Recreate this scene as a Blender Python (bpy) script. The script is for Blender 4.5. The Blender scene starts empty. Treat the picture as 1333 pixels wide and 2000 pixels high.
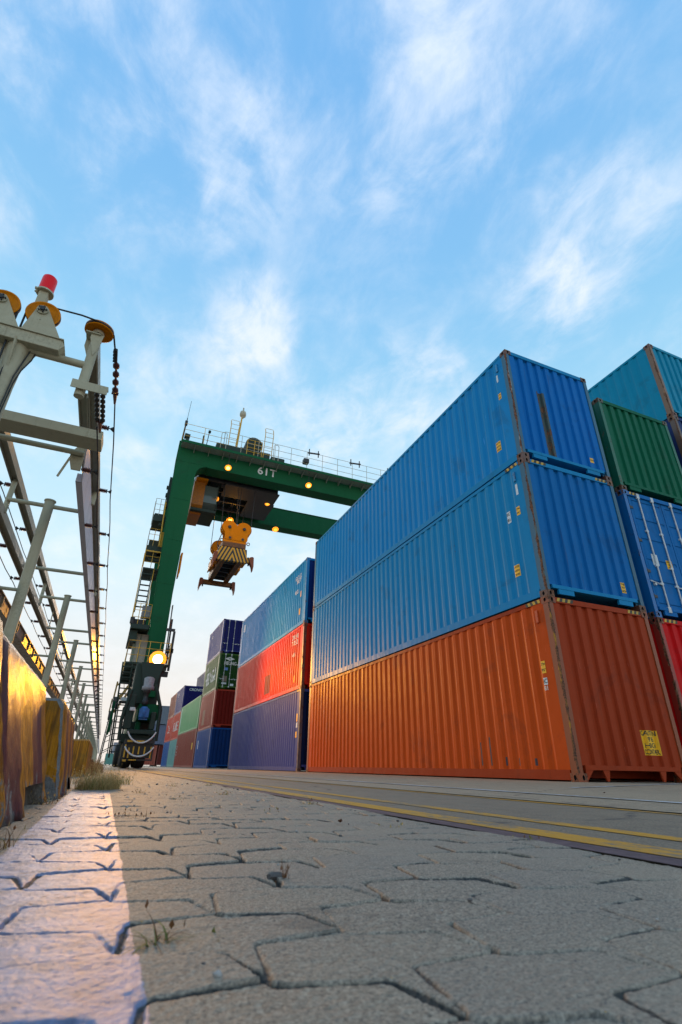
import bpy, bmesh, math, random
import numpy as np
from mathutils import Vector, Matrix, noise as mnoise
R = math.radians
rnd = random.Random(7)
scene = bpy.context.scene
COL = scene.collection

# ------------------------------------------------------------------ camera
cam_d = bpy.data.cameras.new("camera")
cam_d.sensor_fit = 'VERTICAL'
cam_d.sensor_height = 36.0
cam_d.lens = 986.96 / 2000 * 36
cam_d.clip_start = 0.02
cam_d.clip_end = 5000
cam = bpy.data.objects.new("camera", cam_d)
COL.objects.link(cam)
YAW, PITCH, ROLL = 0.3966, 0.4697, 0.0170
_f = Vector((math.sin(YAW) * math.cos(PITCH), math.cos(YAW) * math.cos(PITCH), math.sin(PITCH)))
_r = Vector((math.cos(YAW), -math.sin(YAW), 0))
_u = _r.cross(_f)
_r2 = math.cos(ROLL) * _r + math.sin(ROLL) * _u
_u2 = -math.sin(ROLL) * _r + math.cos(ROLL) * _u
M = Matrix((_r2, _u2, -_f)).transposed().to_4x4()
M.translation = Vector((0, 0, 0.1324))
cam.matrix_world = M
scene.camera = cam
CAM = Vector((0, 0, 0.1324))
cam_d.dof.use_dof = True
cam_d.dof.focus_distance = 8.0
cam_d.dof.aperture_fstop = 9.0

# ------------------------------------------------------------------ node helpers
def nd(nt, typ, ins=None, **props):
    n = nt.nodes.new(typ)
    for k, v in props.items():
        setattr(n, k, v)
    for k, v in (ins or {}).items():
        s = n.inputs[k]
        if isinstance(v, bpy.types.NodeSocket):
            nt.links.new(v, s)
        else:
            if getattr(s, 'type', '') == 'RGBA' and len(v) == 3:
                v = (*v, 1)
            s.default_value = v
    return n

def math_(nt, op, a, b=0.0, c=None, clamp=False):
    ins = {0: a, 1: b}
    if c is not None:
        ins[2] = c
    return nd(nt, 'ShaderNodeMath', ins, operation=op, use_clamp=clamp).outputs[0]

def ramp(nt, fac, lo, hi, to0=0.0, to1=1.0, smooth=True):
    n = nd(nt, 'ShaderNodeMapRange', {0: fac, 1: lo, 2: hi, 3: to0, 4: to1}, interpolation_type='SMOOTHSTEP' if smooth else 'LINEAR')
    return n.outputs[0]

def mix(nt, fac, a, b, blend='MIX'):
    n = nt.nodes.new('ShaderNodeMix')
    n.data_type = 'RGBA'
    n.blend_type = blend
    n.clamp_factor = True
    for i, v in ((0, fac), (6, a), (7, b)):
        s = n.inputs[i]
        if isinstance(v, bpy.types.NodeSocket):
            nt.links.new(v, s)
        elif i == 0:
            s.default_value = v
        else:
            s.default_value = (*v[:3], 1)
    return n.outputs[2]

def noise(nt, vec, scale, detail=4, rough=0.55, dist=0.0):
    return nd(nt, 'ShaderNodeTexNoise', {'Vector': vec, 'Scale': scale, 'Detail': detail, 'Roughness': rough, 'Distortion': dist}).outputs[0]

def mapping(nt, vec, scale=(1, 1, 1), loc=(0, 0, 0), rot=(0, 0, 0)):
    return nd(nt, 'ShaderNodeMapping', {'Vector': vec, 'Scale': scale, 'Location': loc, 'Rotation': rot}).outputs[0]

def S(r, g, b, k=1.0):
    f = lambda c: ((c / 255 + 0.055) / 1.055) ** 2.4 if c > 10 else c / 255 / 12.92
    return (f(r) * k, f(g) * k, f(b) * k)

# ------------------------------------------------------------------ world, sun, exposure
SUN_EL, SUN_AZ = R(13), R(-3)          # azimuth measured from +Y towards +X
world = bpy.data.worlds.new("World")
scene.world = world
world.use_nodes = True
wt = world.node_tree
wt.nodes.clear()
geo = nd(wt, 'ShaderNodeTexCoord').outputs['Generated']
sky = nd(wt, 'ShaderNodeTexSky', sky_type='NISHITA', sun_disc=False, sun_elevation=SUN_EL, sun_rotation=SUN_AZ,
         altitude=0.0, air_density=1.0, dust_density=0.6, ozone_density=2.2)
sep = nd(wt, 'ShaderNodeSeparateXYZ', {0: geo})
zc = math_(wt, 'MAXIMUM', sep.outputs[2], 0.0)
# clouds lie on a high flat layer: project the view direction on to it
den = math_(wt, 'ADD', zc, 0.16)
cx = math_(wt, 'DIVIDE', sep.outputs[0], den)
cy = math_(wt, 'DIVIDE', sep.outputs[1], den)
cv = nd(wt, 'ShaderNodeCombineXYZ', {0: cx, 1: cy, 2: 0.0}).outputs[0]
n1 = noise(wt, mapping(wt, cv, (1.0, 0.8, 1), (3.1, 1.7, 0), (0, 0, R(24))), 3.2, 10, 0.62, 0.35)
n2 = noise(wt, mapping(wt, cv, (1.3, 0.9, 1), (7.7, 2.2, 0), (0, 0, R(-18))), 8.0, 9, 0.62, 0.45)
n3 = noise(wt, mapping(wt, cv, (1, 1, 1), (1.3, 5.2, 0)), 1.1, 3, 0.5, 0.2)

def lobe(px_dir, inner, outer, gain):
    d = Vector(px_dir).normalized()
    dt = nd(wt, 'ShaderNodeVectorMath', {0: geo, 1: d}, operation='DOT_PRODUCT').outputs['Value']
    return ramp(wt, dt, math.cos(R(outer)), math.cos(R(inner)), 0.0, gain)

LOBES = [((-0.113, 0.474, 0.873), 3, 16, 0.8), ((-0.215, 0.431, 0.876), 2, 12, 0.7), ((-0.273, 0.608, 0.745), 1, 6, 0.9), ((-0.016, 0.503, 0.864), 2, 9, 0.6), ((0.202, 0.326, 0.923), 2, 13, 0.7), ((0.326, 0.247, 0.912), 2, 12, 0.55), ((0.389, 0.196, 0.9), 1, 5, 0.5), ((0.557, 0.305, 0.772), 1.5, 8, 1.0), ((0.544, 0.424, 0.724), 1, 6, 0.7), ((0.602, 0.424, 0.677), 1, 4, 0.5), ((0.342, 0.351, 0.872), 2, 10, 0.4), ((0.107, 0.674, 0.731), 1.5, 6, 1.0), ((0.126, 0.728, 0.674), 1, 7, 0.8), ((-0.004, 0.765, 0.644), 2, 6, 0.5), ((0.206, 0.464, 0.861), 1, 5, 0.45), ((0.407, 0.645, 0.647), 2, 8, 0.9), ((0.269, 0.769, 0.58), 1.5, 7, 0.9), ((-0.048, 0.87, 0.49), 1, 3.5, 0.6), ((0.253, 0.88, 0.403), 2, 8, 0.4)]
tot = None
for d, i, o, g in LOBES:
    l = lobe(d, i, o, g)
    tot = l if tot is None else math_(wt, 'ADD', tot, l)
wisp = math_(wt, 'ADD', math_(wt, 'MULTIPLY', n1, 0.62), math_(wt, 'MULTIPLY', n2, 0.38))
tot = math_(wt, 'MINIMUM', tot, 1.15)
soft = math_(wt, 'MULTIPLY', ramp(wt, wisp, 0.36, 0.66), tot)
free = math_(wt, 'MULTIPLY', ramp(wt, math_(wt, 'ADD', wisp, math_(wt, 'MULTIPLY', n3, 0.12)), 0.46, 0.82), 0.55)
dens = math_(wt, 'ADD', math_(wt, 'MULTIPLY', soft, 0.60), free, None, True)
dens = math_(wt, 'MULTIPLY', dens, ramp(wt, zc, 0.0, 0.25, 0.5, 1.0))
# high thin haze: pale blue overhead, whiter lower down, creamy pink at the horizon
grad = mix(wt, ramp(wt, zc, 0.45, 1.0), (4.4, 8.8, 11.6), (2.4, 6.0, 11.0))
skyc = mix(wt, 0.82, sky.outputs[0], grad)
hor = ramp(wt, zc, 0.10, 0.72, 1.0, 0.0)
veil = mix(wt, math_(wt, 'MULTIPLY', hor, 0.95), skyc, (8.1, 9.8, 10.7))
lowc = mix(wt, math_(wt, 'MULTIPLY', ramp(wt, zc, 0.02, 0.36, 1.0, 0.0), 0.85), veil, (10.4, 9.0, 7.9))
cloudc = mix(wt, ramp(wt, zc, 0.45, 0.92), (10.6, 10.9, 11.3), (8.6, 9.8, 11.5))
skyf = mix(wt, math_(wt, 'MULTIPLY', dens, 0.92), lowc, cloudc)
bg = nd(wt, 'ShaderNodeBackground', {0: skyf, 1: 0.075})
wo = nd(wt, 'ShaderNodeOutputWorld', {0: bg.outputs[0]})

sun_d = bpy.data.lights.new("sun", 'SUN')
sun_d.energy = 0.7
sun_d.angle = R(18)
sun_d.color = (1.0, 0.80, 0.62)
sun = bpy.data.objects.new("sun", sun_d)
COL.objects.link(sun)
sdir = Vector((math.sin(SUN_AZ) * math.cos(SUN_EL), math.cos(SUN_AZ) * math.cos(SUN_EL), math.sin(SUN_EL)))
sun.rotation_euler = sdir.to_track_quat('Z', 'Y').to_euler()

vs = scene.view_settings
vs.view_transform = 'Standard'
vs.look = 'None'
vs.exposure = 0.35
vs.gamma = 1.0
vs.use_curve_mapping = False
scene.render.engine = 'CYCLES'
scene.cycles.use_denoising = True
try:
    scene.cycles.denoiser = 'OPENIMAGEDENOISE'
except Exception:
    pass
scene.cycles.max_bounces = 6
scene.cycles.sample_clamp_indirect = 6.0

# ------------------------------------------------------------------ mesh helpers
class MB:
    """collects shapes; build() links them as ONE mesh object"""
    def __init__(self):
        self.v, self.f, self.m, self.sm = [], [], [], []
        self.mi = 0

    def add(self, vs_, fs_, smooth=False):
        o = len(self.v)
        self.v += [tuple(p) for p in vs_]
        for f in fs_:
            self.f.append([i + o for i in f])
            self.m.append(self.mi)
            self.sm.append(smooth)
        return self

    def box(self, x0, x1, y0, y1, z0, z1, rz=0.0, piv=None):
        vs_ = [Vector((x, y, z)) for x in (x0, x1) for y in (y0, y1) for z in (z0, z1)]
        if rz:
            p = Vector(piv) if piv else Vector(((x0 + x1) / 2, (y0 + y1) / 2, 0))
            m = Matrix.Rotation(rz, 3, 'Z')
            vs_ = [m @ (q - p) + p for q in vs_]
        return self.add(vs_, [(0, 1, 3, 2), (4, 6, 7, 5), (0, 4, 5, 1), (2, 3, 7, 6), (0, 2, 6, 4), (1, 5, 7, 3)])

    def bevbox(self, x0, x1, y0, y1, z0, z1, b=0.01):
        """box with its vertical and horizontal edges chamfered"""
        bm = bmesh.new()
        bmesh.ops.create_cube(bm, size=1)
        for v in bm.verts:
            v.co = ((x0 + x1) / 2 + v.co.x * (x1 - x0), (y0 + y1) / 2 + v.co.y * (y1 - y0), (z0 + z1) / 2 + v.co.z * (z1 - z0))
        bmesh.ops.bevel(bm, geom=bm.edges[:], offset=b, segments=1, affect='EDGES')
        bm.verts.index_update()
        self.add([v.co.copy() for v in bm.verts], [[v.index for v in f.verts] for f in bm.faces])
        bm.free()
        return self

    def tube(self, p0, p1, r, n=10, r1=None, caps=True):
        p0, p1 = Vector(p0), Vector(p1)
        r1 = r if r1 is None else r1
        d = (p1 - p0).normalized()
        a = Vector((0, 0, 1)) if abs(d.z) < 0.9 else Vector((1, 0, 0))
        u = d.cross(a).normalized()
        w = d.cross(u)
        vs_ = []
        for p, rr in ((p0, r), (p1, r1)):
            for i in range(n):
                t = 2 * math.pi * i / n
                vs_.append(p + u * (rr * math.cos(t)) + w * (rr * math.sin(t)))
        self.add(vs_, [(i, (i + 1) % n, n + (i + 1) % n, n + i) for i in range(n)], n > 5)
        if caps:
            self.add(vs_, [list(range(n))[::-1], list(range(n, 2 * n))])
        return self

    def path(self, pts, r, n=6):
        pts = [Vector(p) for p in pts]
        vs_, k = [], len(pts)
        for j, p in enumerate(pts):
            d = (pts[min(j + 1, k - 1)] - pts[max(j - 1, 0)]).normalized()
            a = Vector((0.13, 0.2, 1)) if abs(d.z) < 0.95 else Vector((1, 0, 0))
            u = d.cross(a).normalized()
            w = d.cross(u)
            for i in range(n):
                t = 2 * math.pi * i / n
                vs_.append(p + u * (r * math.cos(t)) + w * (r * math.sin(t)))
        fs_ = [(j * n + i, j * n + (i + 1) % n, (j + 1) * n + (i + 1) % n, (j + 1) * n + i) for j in range(k - 1) for i in range(n)]
        self.add(vs_, fs_, True)
        self.add(vs_, [list(range(n))[::-1], list(range((k - 1) * n, k * n))])
        return self

    def prism(self, poly, axis, a0, a1):
        """poly is a list of 2-D points in the plane across axis ('x': (y,z), 'y': (x,z), 'z': (x,y))"""
        def P(p, a):
            return {'x': (a, p[0], p[1]), 'y': (p[0], a, p[1]), 'z': (p[0], p[1], a)}[axis]
        n = len(poly)
        vs_ = [P(p, a0) for p in poly] + [P(p, a1) for p in poly]
        return self.add(vs_, [(i, (i + 1) % n, n + (i + 1) % n, n + i) for i in range(n)] + [list(range(n))[::-1], list(range(n, 2 * n))])

    def lathe(self, prof, c, axis='z', n=20):
        """prof: list of (radius, height along axis)"""
        c = Vector(c)
        vs_ = []
        for r, h in prof:
            for i in range(n):
                t = 2 * math.pi * i / n
                q = {'z': (r * math.cos(t), r * math.sin(t), h), 'y': (r * math.cos(t), h, r * math.sin(t)), 'x': (h, r * math.cos(t), r * math.sin(t))}[axis]
                vs_.append(c + Vector(q))
        k = len(prof)
        self.add(vs_, [(j * n + i, j * n + (i + 1) % n, (j + 1) * n + (i + 1) % n, (j + 1) * n + i) for j in range(k - 1) for i in range(n)], True)
        self.add(vs_, [list(range(n)), list(range((k - 1) * n, k * n))])
        return self

    def build(self, name, mats, parent=None, origin=None, fixn=True):
        mats = mats if isinstance(mats, (list, tuple)) else [mats]
        o = Vector(origin) if origin is not None else (Vector(WORLD_O.get(parent.name, (0, 0, 0))) if parent else Vector((0, 0, 0)))
        me = bpy.data.meshes.new(name)
        me.from_pydata([tuple(Vector(p) - o) for p in self.v], [], self.f)
        for mt in mats:
            me.materials.append(mt)
        for p, mi, sm in zip(me.polygons, self.m, self.sm):
            p.material_index = mi
            p.use_smooth = sm
        if fixn:
            bm = bmesh.new()
            bm.from_mesh(me)
            bmesh.ops.recalc_face_normals(bm, faces=bm.faces)
            bm.to_mesh(me)
            bm.free()
        ob = bpy.data.objects.new(name, me)
        COL.objects.link(ob)
        if parent:
            ob.parent = parent
        else:
            ob.location = o
        WORLD_O[ob.name] = o
        return ob

WORLD_O = {}

def tag(o, label=None, cat=None, group=None, kind=None):
    if label:
        o['label'] = label
    if cat:
        o['category'] = cat
    if group:
        o['group'] = group
    if kind:
        o['kind'] = kind
    return o

def thing(name, loc, label, cat, group=None):
    o = bpy.data.objects.new(name, None)
    COL.objects.link(o)
    o.location = loc
    o.empty_display_size = 0.2
    WORLD_O[o.name] = Vector(loc)
    return tag(o, label, cat, group)

def copy_tree(o, loc=None, parent=None):
    c = o.copy()
    COL.objects.link(c)
    if parent:
        c.parent = parent
    if loc is not None:
        c.location = loc
        WORLD_O[c.name] = Vector(loc)
    for ch in list(o.children):
        copy_tree(ch, None, c)
    return c

def text_mesh(body, size, font_scale_x=1.0, spacing=1.0):
    cu = bpy.data.curves.new("lettering", 'FONT')
    cu.body = body
    cu.size = size
    cu.align_x = 'CENTER'
    cu.align_y = 'CENTER'
    cu.space_character = spacing
    cu.resolution_u = 3
    cu.offset = size * 0.018
    ob = bpy.data.objects.new("lettering_curve", cu)
    COL.objects.link(ob)
    dg = bpy.context.evaluated_depsgraph_get()
    me = bpy.data.meshes.new_from_object(ob.evaluated_get(dg))
    bpy.data.objects.remove(ob)
    bpy.data.curves.remove(cu)
    for v in me.vertices:
        v.co.x *= font_scale_x
    return me

# ------------------------------------------------------------------ materials
def new_mat(name):
    m = bpy.data.materials.new(name)
    m.use_nodes = True
    nt = m.node_tree
    b = nt.nodes['Principled BSDF']
    return m, nt, b

def link(nt, a, s):
    nt.links.new(a, s)

def objvec(nt, rand=True):
    tc = nd(nt, 'ShaderNodeTexCoord').outputs['Object']
    if not rand:
        return tc
    oi = nd(nt, 'ShaderNodeObjectInfo').outputs['Random']
    k = math_(nt, 'MULTIPLY', oi, 37.0)
    return nd(nt, 'ShaderNodeVectorMath', {0: tc, 1: nd(nt, 'ShaderNodeCombineXYZ', {0: k, 1: k, 2: 0.0}).outputs[0]}, operation='ADD').outputs[0]

def bump(nt, b, h, strength=0.3, dist=0.02):
    n = nd(nt, 'ShaderNodeBump', {'Height': h, 'Strength': strength, 'Distance': dist})
    link(nt, n.outputs[0], b.inputs['Normal'])

RUST = S(105, 58, 36)
RUST2 = S(60, 38, 30)

def paint(name, col, rust=0.25, dirt=0.12, rough=0.42, streak=0.4, fade=0.12, scale=1.0, spec=0.06, wearl=0.8):
    """weathered gloss paint on steel: faded patches, run-off streaks, chips and rust"""
    m, nt, b = new_mat(name)
    v = objvec(nt)
    big = noise(nt, v, 0.55 * scale, 4, 0.55)
    st = noise(nt, mapping(nt, v, (7, 7, 0.35)), 1.3 * scale, 5, 0.65)
    fine = noise(nt, v, 17 * scale, 6, 0.7)
    fad = tuple(min(1, c * 1.30 + 0.008) for c in col)
    b.inputs['Specular IOR Level'].default_value = spec
    drk = tuple(c * 0.62 for c in col)
    c = mix(nt, math_(nt, 'MULTIPLY', ramp(nt, big, 0.42, 0.72), fade * 2), col, fad)
    c = mix(nt, math_(nt, 'MULTIPLY', ramp(nt, st, 0.52, 0.78), streak), c, drk)
    c = mix(nt, math_(nt, 'MULTIPLY', ramp(nt, st, 0.40, 0.24), streak * 0.5), c, fad)
    dirtm = math_(nt, 'MULTIPLY', ramp(nt, math_(nt, 'ADD', math_(nt, 'MULTIPLY', fine, 0.5), math_(nt, 'MULTIPLY', big, 0.5)), 0.52, 0.70), dirt)
    c = mix(nt, dirtm, c, S(70, 62, 52))
    rm = ramp(nt, math_(nt, 'ADD', math_(nt, 'MULTIPLY', fine, 0.62), math_(nt, 'MULTIPLY', st, 0.38)), 0.655 - 0.08 * rust, 0.70 - 0.08 * rust)
    rcol = mix(nt, noise(nt, v, 40, 3), RUST, RUST2)
    c = mix(nt, rm, c, rcol)
    scr = noise(nt, mapping(nt, v, (46, 46, 3.2)), 1.0, 3, 0.6)
    c = mix(nt, math_(nt, 'MULTIPLY', ramp(nt, scr, 0.715, 0.75), wearl), c, tuple(min(1, k * 1.6 + 0.10) for k in col))
    run = noise(nt, mapping(nt, v, (13, 13, 0.5)), 1.0, 5, 0.7)
    c = mix(nt, math_(nt, 'MULTIPLY', ramp(nt, run, 0.60, 0.74), wearl * 0.7), c, tuple(0.35 * k + 0.65 * q for k, q in zip(col, S(70, 46, 34))))
    blot = noise(nt, v, 1.1, 6, 0.7, 0.6)
    c = mix(nt, math_(nt, 'MULTIPLY', ramp(nt, blot, 0.54, 0.68), wearl * 0.6), c, tuple(k * 0.55 + 0.012 for k in col))
    link(nt, c, b.inputs['Base Color'])
    rr = math_(nt, 'ADD', math_(nt, 'MULTIPLY', ramp(nt, st, 0.3, 0.7), 0.18), rough - 0.06)
    rr = math_(nt, 'ADD', rr, math_(nt, 'MULTIPLY', rm, 0.35), clamp=True)
    link(nt, rr, b.inputs['Roughness'])
    h = math_(nt, 'ADD', math_(nt, 'MULTIPLY', noise(nt, v, 2.2 * scale, 2), 1.0), math_(nt, 'MULTIPLY', rm, -0.05))
    bump(nt, b, h, 0.5, 0.03)
    return m

def rusty(name, col, amount=0.5, edge=0.0, ochre=None):
    """paint that has largely worn to rust along edges and castings"""
    m, nt, b = new_mat(name)
    v = objvec(nt)
    a = noise(nt, mapping(nt, v, (1, 1, 0.45)), 7.0, 7, 0.68, 0.4)
    f = noise(nt, v, 34, 4, 0.6)
    w = math_(nt, 'ADD', math_(nt, 'MULTIPLY', a, 0.72), math_(nt, 'MULTIPLY', f, 0.28))
    if edge:
        sp = nd(nt, 'ShaderNodeSeparateXYZ', {0: nd(nt, 'ShaderNodeTexCoord').outputs['Object']})
        d = math_(nt, 'MAXIMUM', math_(nt, 'MULTIPLY', sp.outputs[0], 1.6), sp.outputs[1])
        w = math_(nt, 'ADD', w, ramp(nt, d, 0.0, 0.085, 0.16 * edge, -0.10 * edge))
    rm = ramp(nt, w, 0.62 - 0.24 * amount, 0.68 - 0.24 * amount)
    rc = mix(nt, ramp(nt, f, 0.35, 0.65), S(122, 78, 50), RUST2)
    rc = mix(nt, ramp(nt, noise(nt, mapping(nt, v, (1, 1, 0.3)), 14, 4), 0.52, 0.66), rc, ochre or S(150, 112, 84))
    c = mix(nt, rm, col, rc)
    link(nt, c, b.inputs['Base Color'])
    link(nt, ramp(nt, rm, 0, 1, 0.45, 0.85), b.inputs['Roughness'])
    bump(nt, b, w, 0.35, 0.01)
    return m

def plain(name, col, rough=0.5, metal=0.0, var=0.25, sc=9.0):
    m, nt, b = new_mat(name)
    v = objvec(nt)
    n = noise(nt, v, sc, 5, 0.65)
    c = mix(nt, ramp(nt, n, 0.35, 0.7), tuple(k * (1 - var) for k in col), tuple(min(1, k * (1 + var * 0.5)) for k in col))
    link(nt, c, b.inputs['Base Color'])
    b.inputs['Metallic'].default_value = metal
    link(nt, ramp(nt, n, 0.3, 0.7, rough - 0.08, min(1, rough + 0.12)), b.inputs['Roughness'])
    return m

def emit(name, col, strength):
    m, nt, b = new_mat(name)
    b.inputs['Base Color'].default_value = (*col, 1)
    b.inputs['Emission Color'].default_value = (*col, 1)
    b.inputs['Emission Strength'].default_value = strength
    return m

MAT = {}
MAT['black'] = plain('black_void', (0.006, 0.006, 0.007), 0.9)
MAT['darksteel'] = plain('dark_steel', (0.035, 0.033, 0.032), 0.55)
MAT['galv'] = plain('galvanised_steel', S(215, 220, 224, 0.85), 0.4, 0.15)
MAT['white'] = plain('white_paint', (0.72, 0.72, 0.70), 0.5, 0, 0.2)
MAT['sticker_y'] = plain('yellow_sticker', (0.95, 0.50, 0.006), 0.45, 0, 0.10)
MAT['sticker_w'] = plain('pale_sticker', (0.62, 0.68, 0.72), 0.4, 0, 0.15)
MAT['ink'] = plain('black_ink', (0.05, 0.045, 0.03), 0.6)
MAT['rubber'] = plain('black_rubber', (0.018, 0.018, 0.019), 0.75)
MAT['tiger_y'] = plain('warning_yellow', (0.62, 0.36, 0.03), 0.5, 0, 0.3)
MAT['cream'] = paint('cream_paint', S(196, 190, 164, 0.82), rust=0.25, dirt=0.35, rough=0.42, streak=0.35, scale=3)
MAT['rail'] = paint('pale_rail_paint', S(186, 178, 158, 0.75), rust=0.05, dirt=0.2, rough=0.30, streak=0.25)
MAT['lilac'] = paint('pale_lilac_beam_paint', S(212, 208, 220, 0.85), rust=0.0, dirt=0.12, rough=0.30, streak=0.15)
MAT['insul'] = plain('brown_glazed_insulator', S(104, 48, 40, 0.8), 0.3, 0, 0.2)
MAT['cable'] = plain('black_cable', (0.02, 0.02, 0.022), 0.5)
MAT['gold'] = paint('amber_paint', (0.64, 0.205, 0.003), rust=0.05, dirt=0.2, rough=0.4, streak=0.3, scale=4)
MAT['crane_green'] = paint('deep_green_paint', (0.012, 0.102, 0.042), rust=0.02, dirt=0.12, rough=0.5, streak=0.25, scale=0.5)
MAT['crane_dark'] = plain('dark_green_steel', (0.012, 0.032, 0.020), 0.6)
MAT['crane_grey'] = plain('grey_walkway_plate', S(160, 170, 150, 0.75), 0.6)
MAT['crane_yel'] = plain('yellow_handrail_paint', S(240, 186, 50, 0.8), 0.45)
MAT['crane_pale'] = plain('pale_handrail_paint', S(216, 208, 180, 0.7), 0.45)
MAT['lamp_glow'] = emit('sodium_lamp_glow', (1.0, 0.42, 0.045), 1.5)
MAT['lamp_halo'] = emit('amber_lamp_halo', (1.0, 0.30, 0.015), 1.3)  # orange halo round each lamp, put into the lens as emission
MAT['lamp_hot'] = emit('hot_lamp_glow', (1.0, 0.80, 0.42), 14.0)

# ------------------------------------------------------------------ ground
def paver_height(X, Y):
    """interlocking pavers laid at 45 degrees; returns height, joint mask and block value"""
    p = 0.138
    u = (X + Y) / math.sqrt(2) - 0.428
    v = (X - Y) / math.sqrt(2) + 0.1061
    def tri(t):
        t = t - np.floor(t)
        return np.where(t < 0.5, 4 * t - 1, 3 - 4 * t)
    def zig(t):
        return np.clip(tri(t) * 1.12, -1, 1)
    A = 0.024
    u2 = u + A * 0.8 * zig(v / p + 0.25)
    v2 = v + A * zig(u / p + 0.1)
    iu, iv = np.floor(u2 / p), np.floor(v2 / p)
    du, dv = u2 / p - iu, v2 / p - iv
    def h(a, b, s):
        q = np.sin(a * 127.1 + b * 311.7 + s * 74.7) * 43758.5453
        return q - np.floor(q)
    eu = np.minimum(du, 1 - du) * p
    ev = np.minimum(dv, 1 - dv) * p
    ku = np.where(du < 0.5, iu, iu + 1)
    kv = np.where(dv < 0.5, iv, iv + 1)
    # how deep each edge's joint is: some have filled with sand
    wu = np.clip(h(ku, iv, 3) * 1.5 - 0.05, 0.30, 1)
    wv = np.clip(h(iu, kv, 5) * 1.5 + 0.05, 0.40, 1)
    # low frequency noise
    def vn(x, y, s):
        xi, yi = np.floor(x), np.floor(y)
        fx, fy = x - xi, y - yi
        fx, fy = fx * fx * (3 - 2 * fx), fy * fy * (3 - 2 * fy)
        a, b2, c, d = h(xi, yi, s), h(xi + 1, yi, s), h(xi, yi + 1, s), h(xi + 1, yi + 1, s)
        return (a * (1 - fx) + b2 * fx) * (1 - fy) + (c * (1 - fx) + d * fx) * fy
    rag = (vn(X * 110, Y * 110, 11) - 0.5) * 0.0030 + (vn(X * 45, Y * 45, 12) - 0.5) * 0.0030
    fill = np.clip(vn(X * 16, Y * 16, 8) * 1.7 - 0.25, 0.15, 1)
    sm = lambda t: np.clip(t, 0, 1) ** 2 * (3 - 2 * np.clip(t, 0, 1))
    ju = sm((0.0040 * (0.35 + 0.65 * wu) - eu - rag) / 0.0018) * np.clip(wu * 1.5, 0, 1)
    jv = sm((0.0044 * (0.35 + 0.65 * wv) - ev - rag) / 0.0018) * np.clip(wv * 1.5, 0, 1)
    j = np.maximum(ju, jv)
    su = np.clip(1 - eu / 0.006, 0, 1) ** 2 * (0.3 + 0.7 * wu)
    sv = np.clip(1 - ev / 0.006, 0, 1) ** 2 * (0.3 + 0.7 * wv)
    z = -0.0016 * np.maximum(su, sv)
    z -= 0.0065 * j * fill
    z += (h(iu, iv, 1) - 0.5) * 0.0026
    z += (h(iu, iv, 6) - 0.5) * 0.010 * (du - 0.5) * p * 3 + (h(iu, iv, 7) - 0.5) * 0.010 * (dv - 0.5) * p * 3
    z += (vn(X * 3.1, Y * 3.1, 21) - 0.5) * 0.008
    z += (vn(X * 60, Y * 60, 22) - 0.5) * 0.0006 + (vn(X * 210, Y * 210, 23) - 0.5) * 0.0006 + (vn(X * 480, Y * 480, 24) - 0.5) * 0.0006
    return z, j, h(iu, iv, 9)

def make_pavement():
    x0, x1 = -0.62, 0.885
    ys = [0.17]
    while ys[-1] < 15:
        ys.append(ys[-1] + max(0.0016, 0.0042 * ys[-1] ** 1.35))
    ys = np.array(ys)
    nx = 1040
    xs = np.linspace(x0, x1, nx)
    X, Y = np.meshgrid(xs, ys)
    Z, J, B = paver_height(X, Y)
    fade = np.clip((15 - Y) / 3, 0, 1)
    Z = Z * fade
    # keep the far rim flush with the sheet that carries on
    V = np.stack([X, Y, Z], -1).reshape(-1, 3)
    ny = len(ys)
    idx = np.arange(nx * ny).reshape(ny, nx)
    F = np.stack([idx[:-1, :-1], idx[:-1, 1:], idx[1:, 1:], idx[1:, :-1]], -1).reshape(-1, 4)
    me = bpy.data.meshes.new('pavement')
    me.vertices.add(len(V))
    me.vertices.foreach_set('co', V.astype(np.float32).ravel())
    me.loops.add(F.size)
    me.loops.foreach_set('vertex_index', F.astype(np.int32).ravel())
    me.polygons.add(len(F))
    me.polygons.foreach_set('loop_start', np.arange(0, F.size, 4, dtype=np.int32))
    me.polygons.foreach_set('use_smooth', np.ones(len(F), dtype=bool))
    me.update()
    for nm, arr in (('joint', J), ('block', B)):
        at = me.attributes.new(nm, 'FLOAT', 'POINT')
        at.data.foreach_set('value', arr.astype(np.float32).ravel())
    ob = bpy.data.objects.new('pavement', me)
    COL.objects.link(ob)
    return ob

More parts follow.
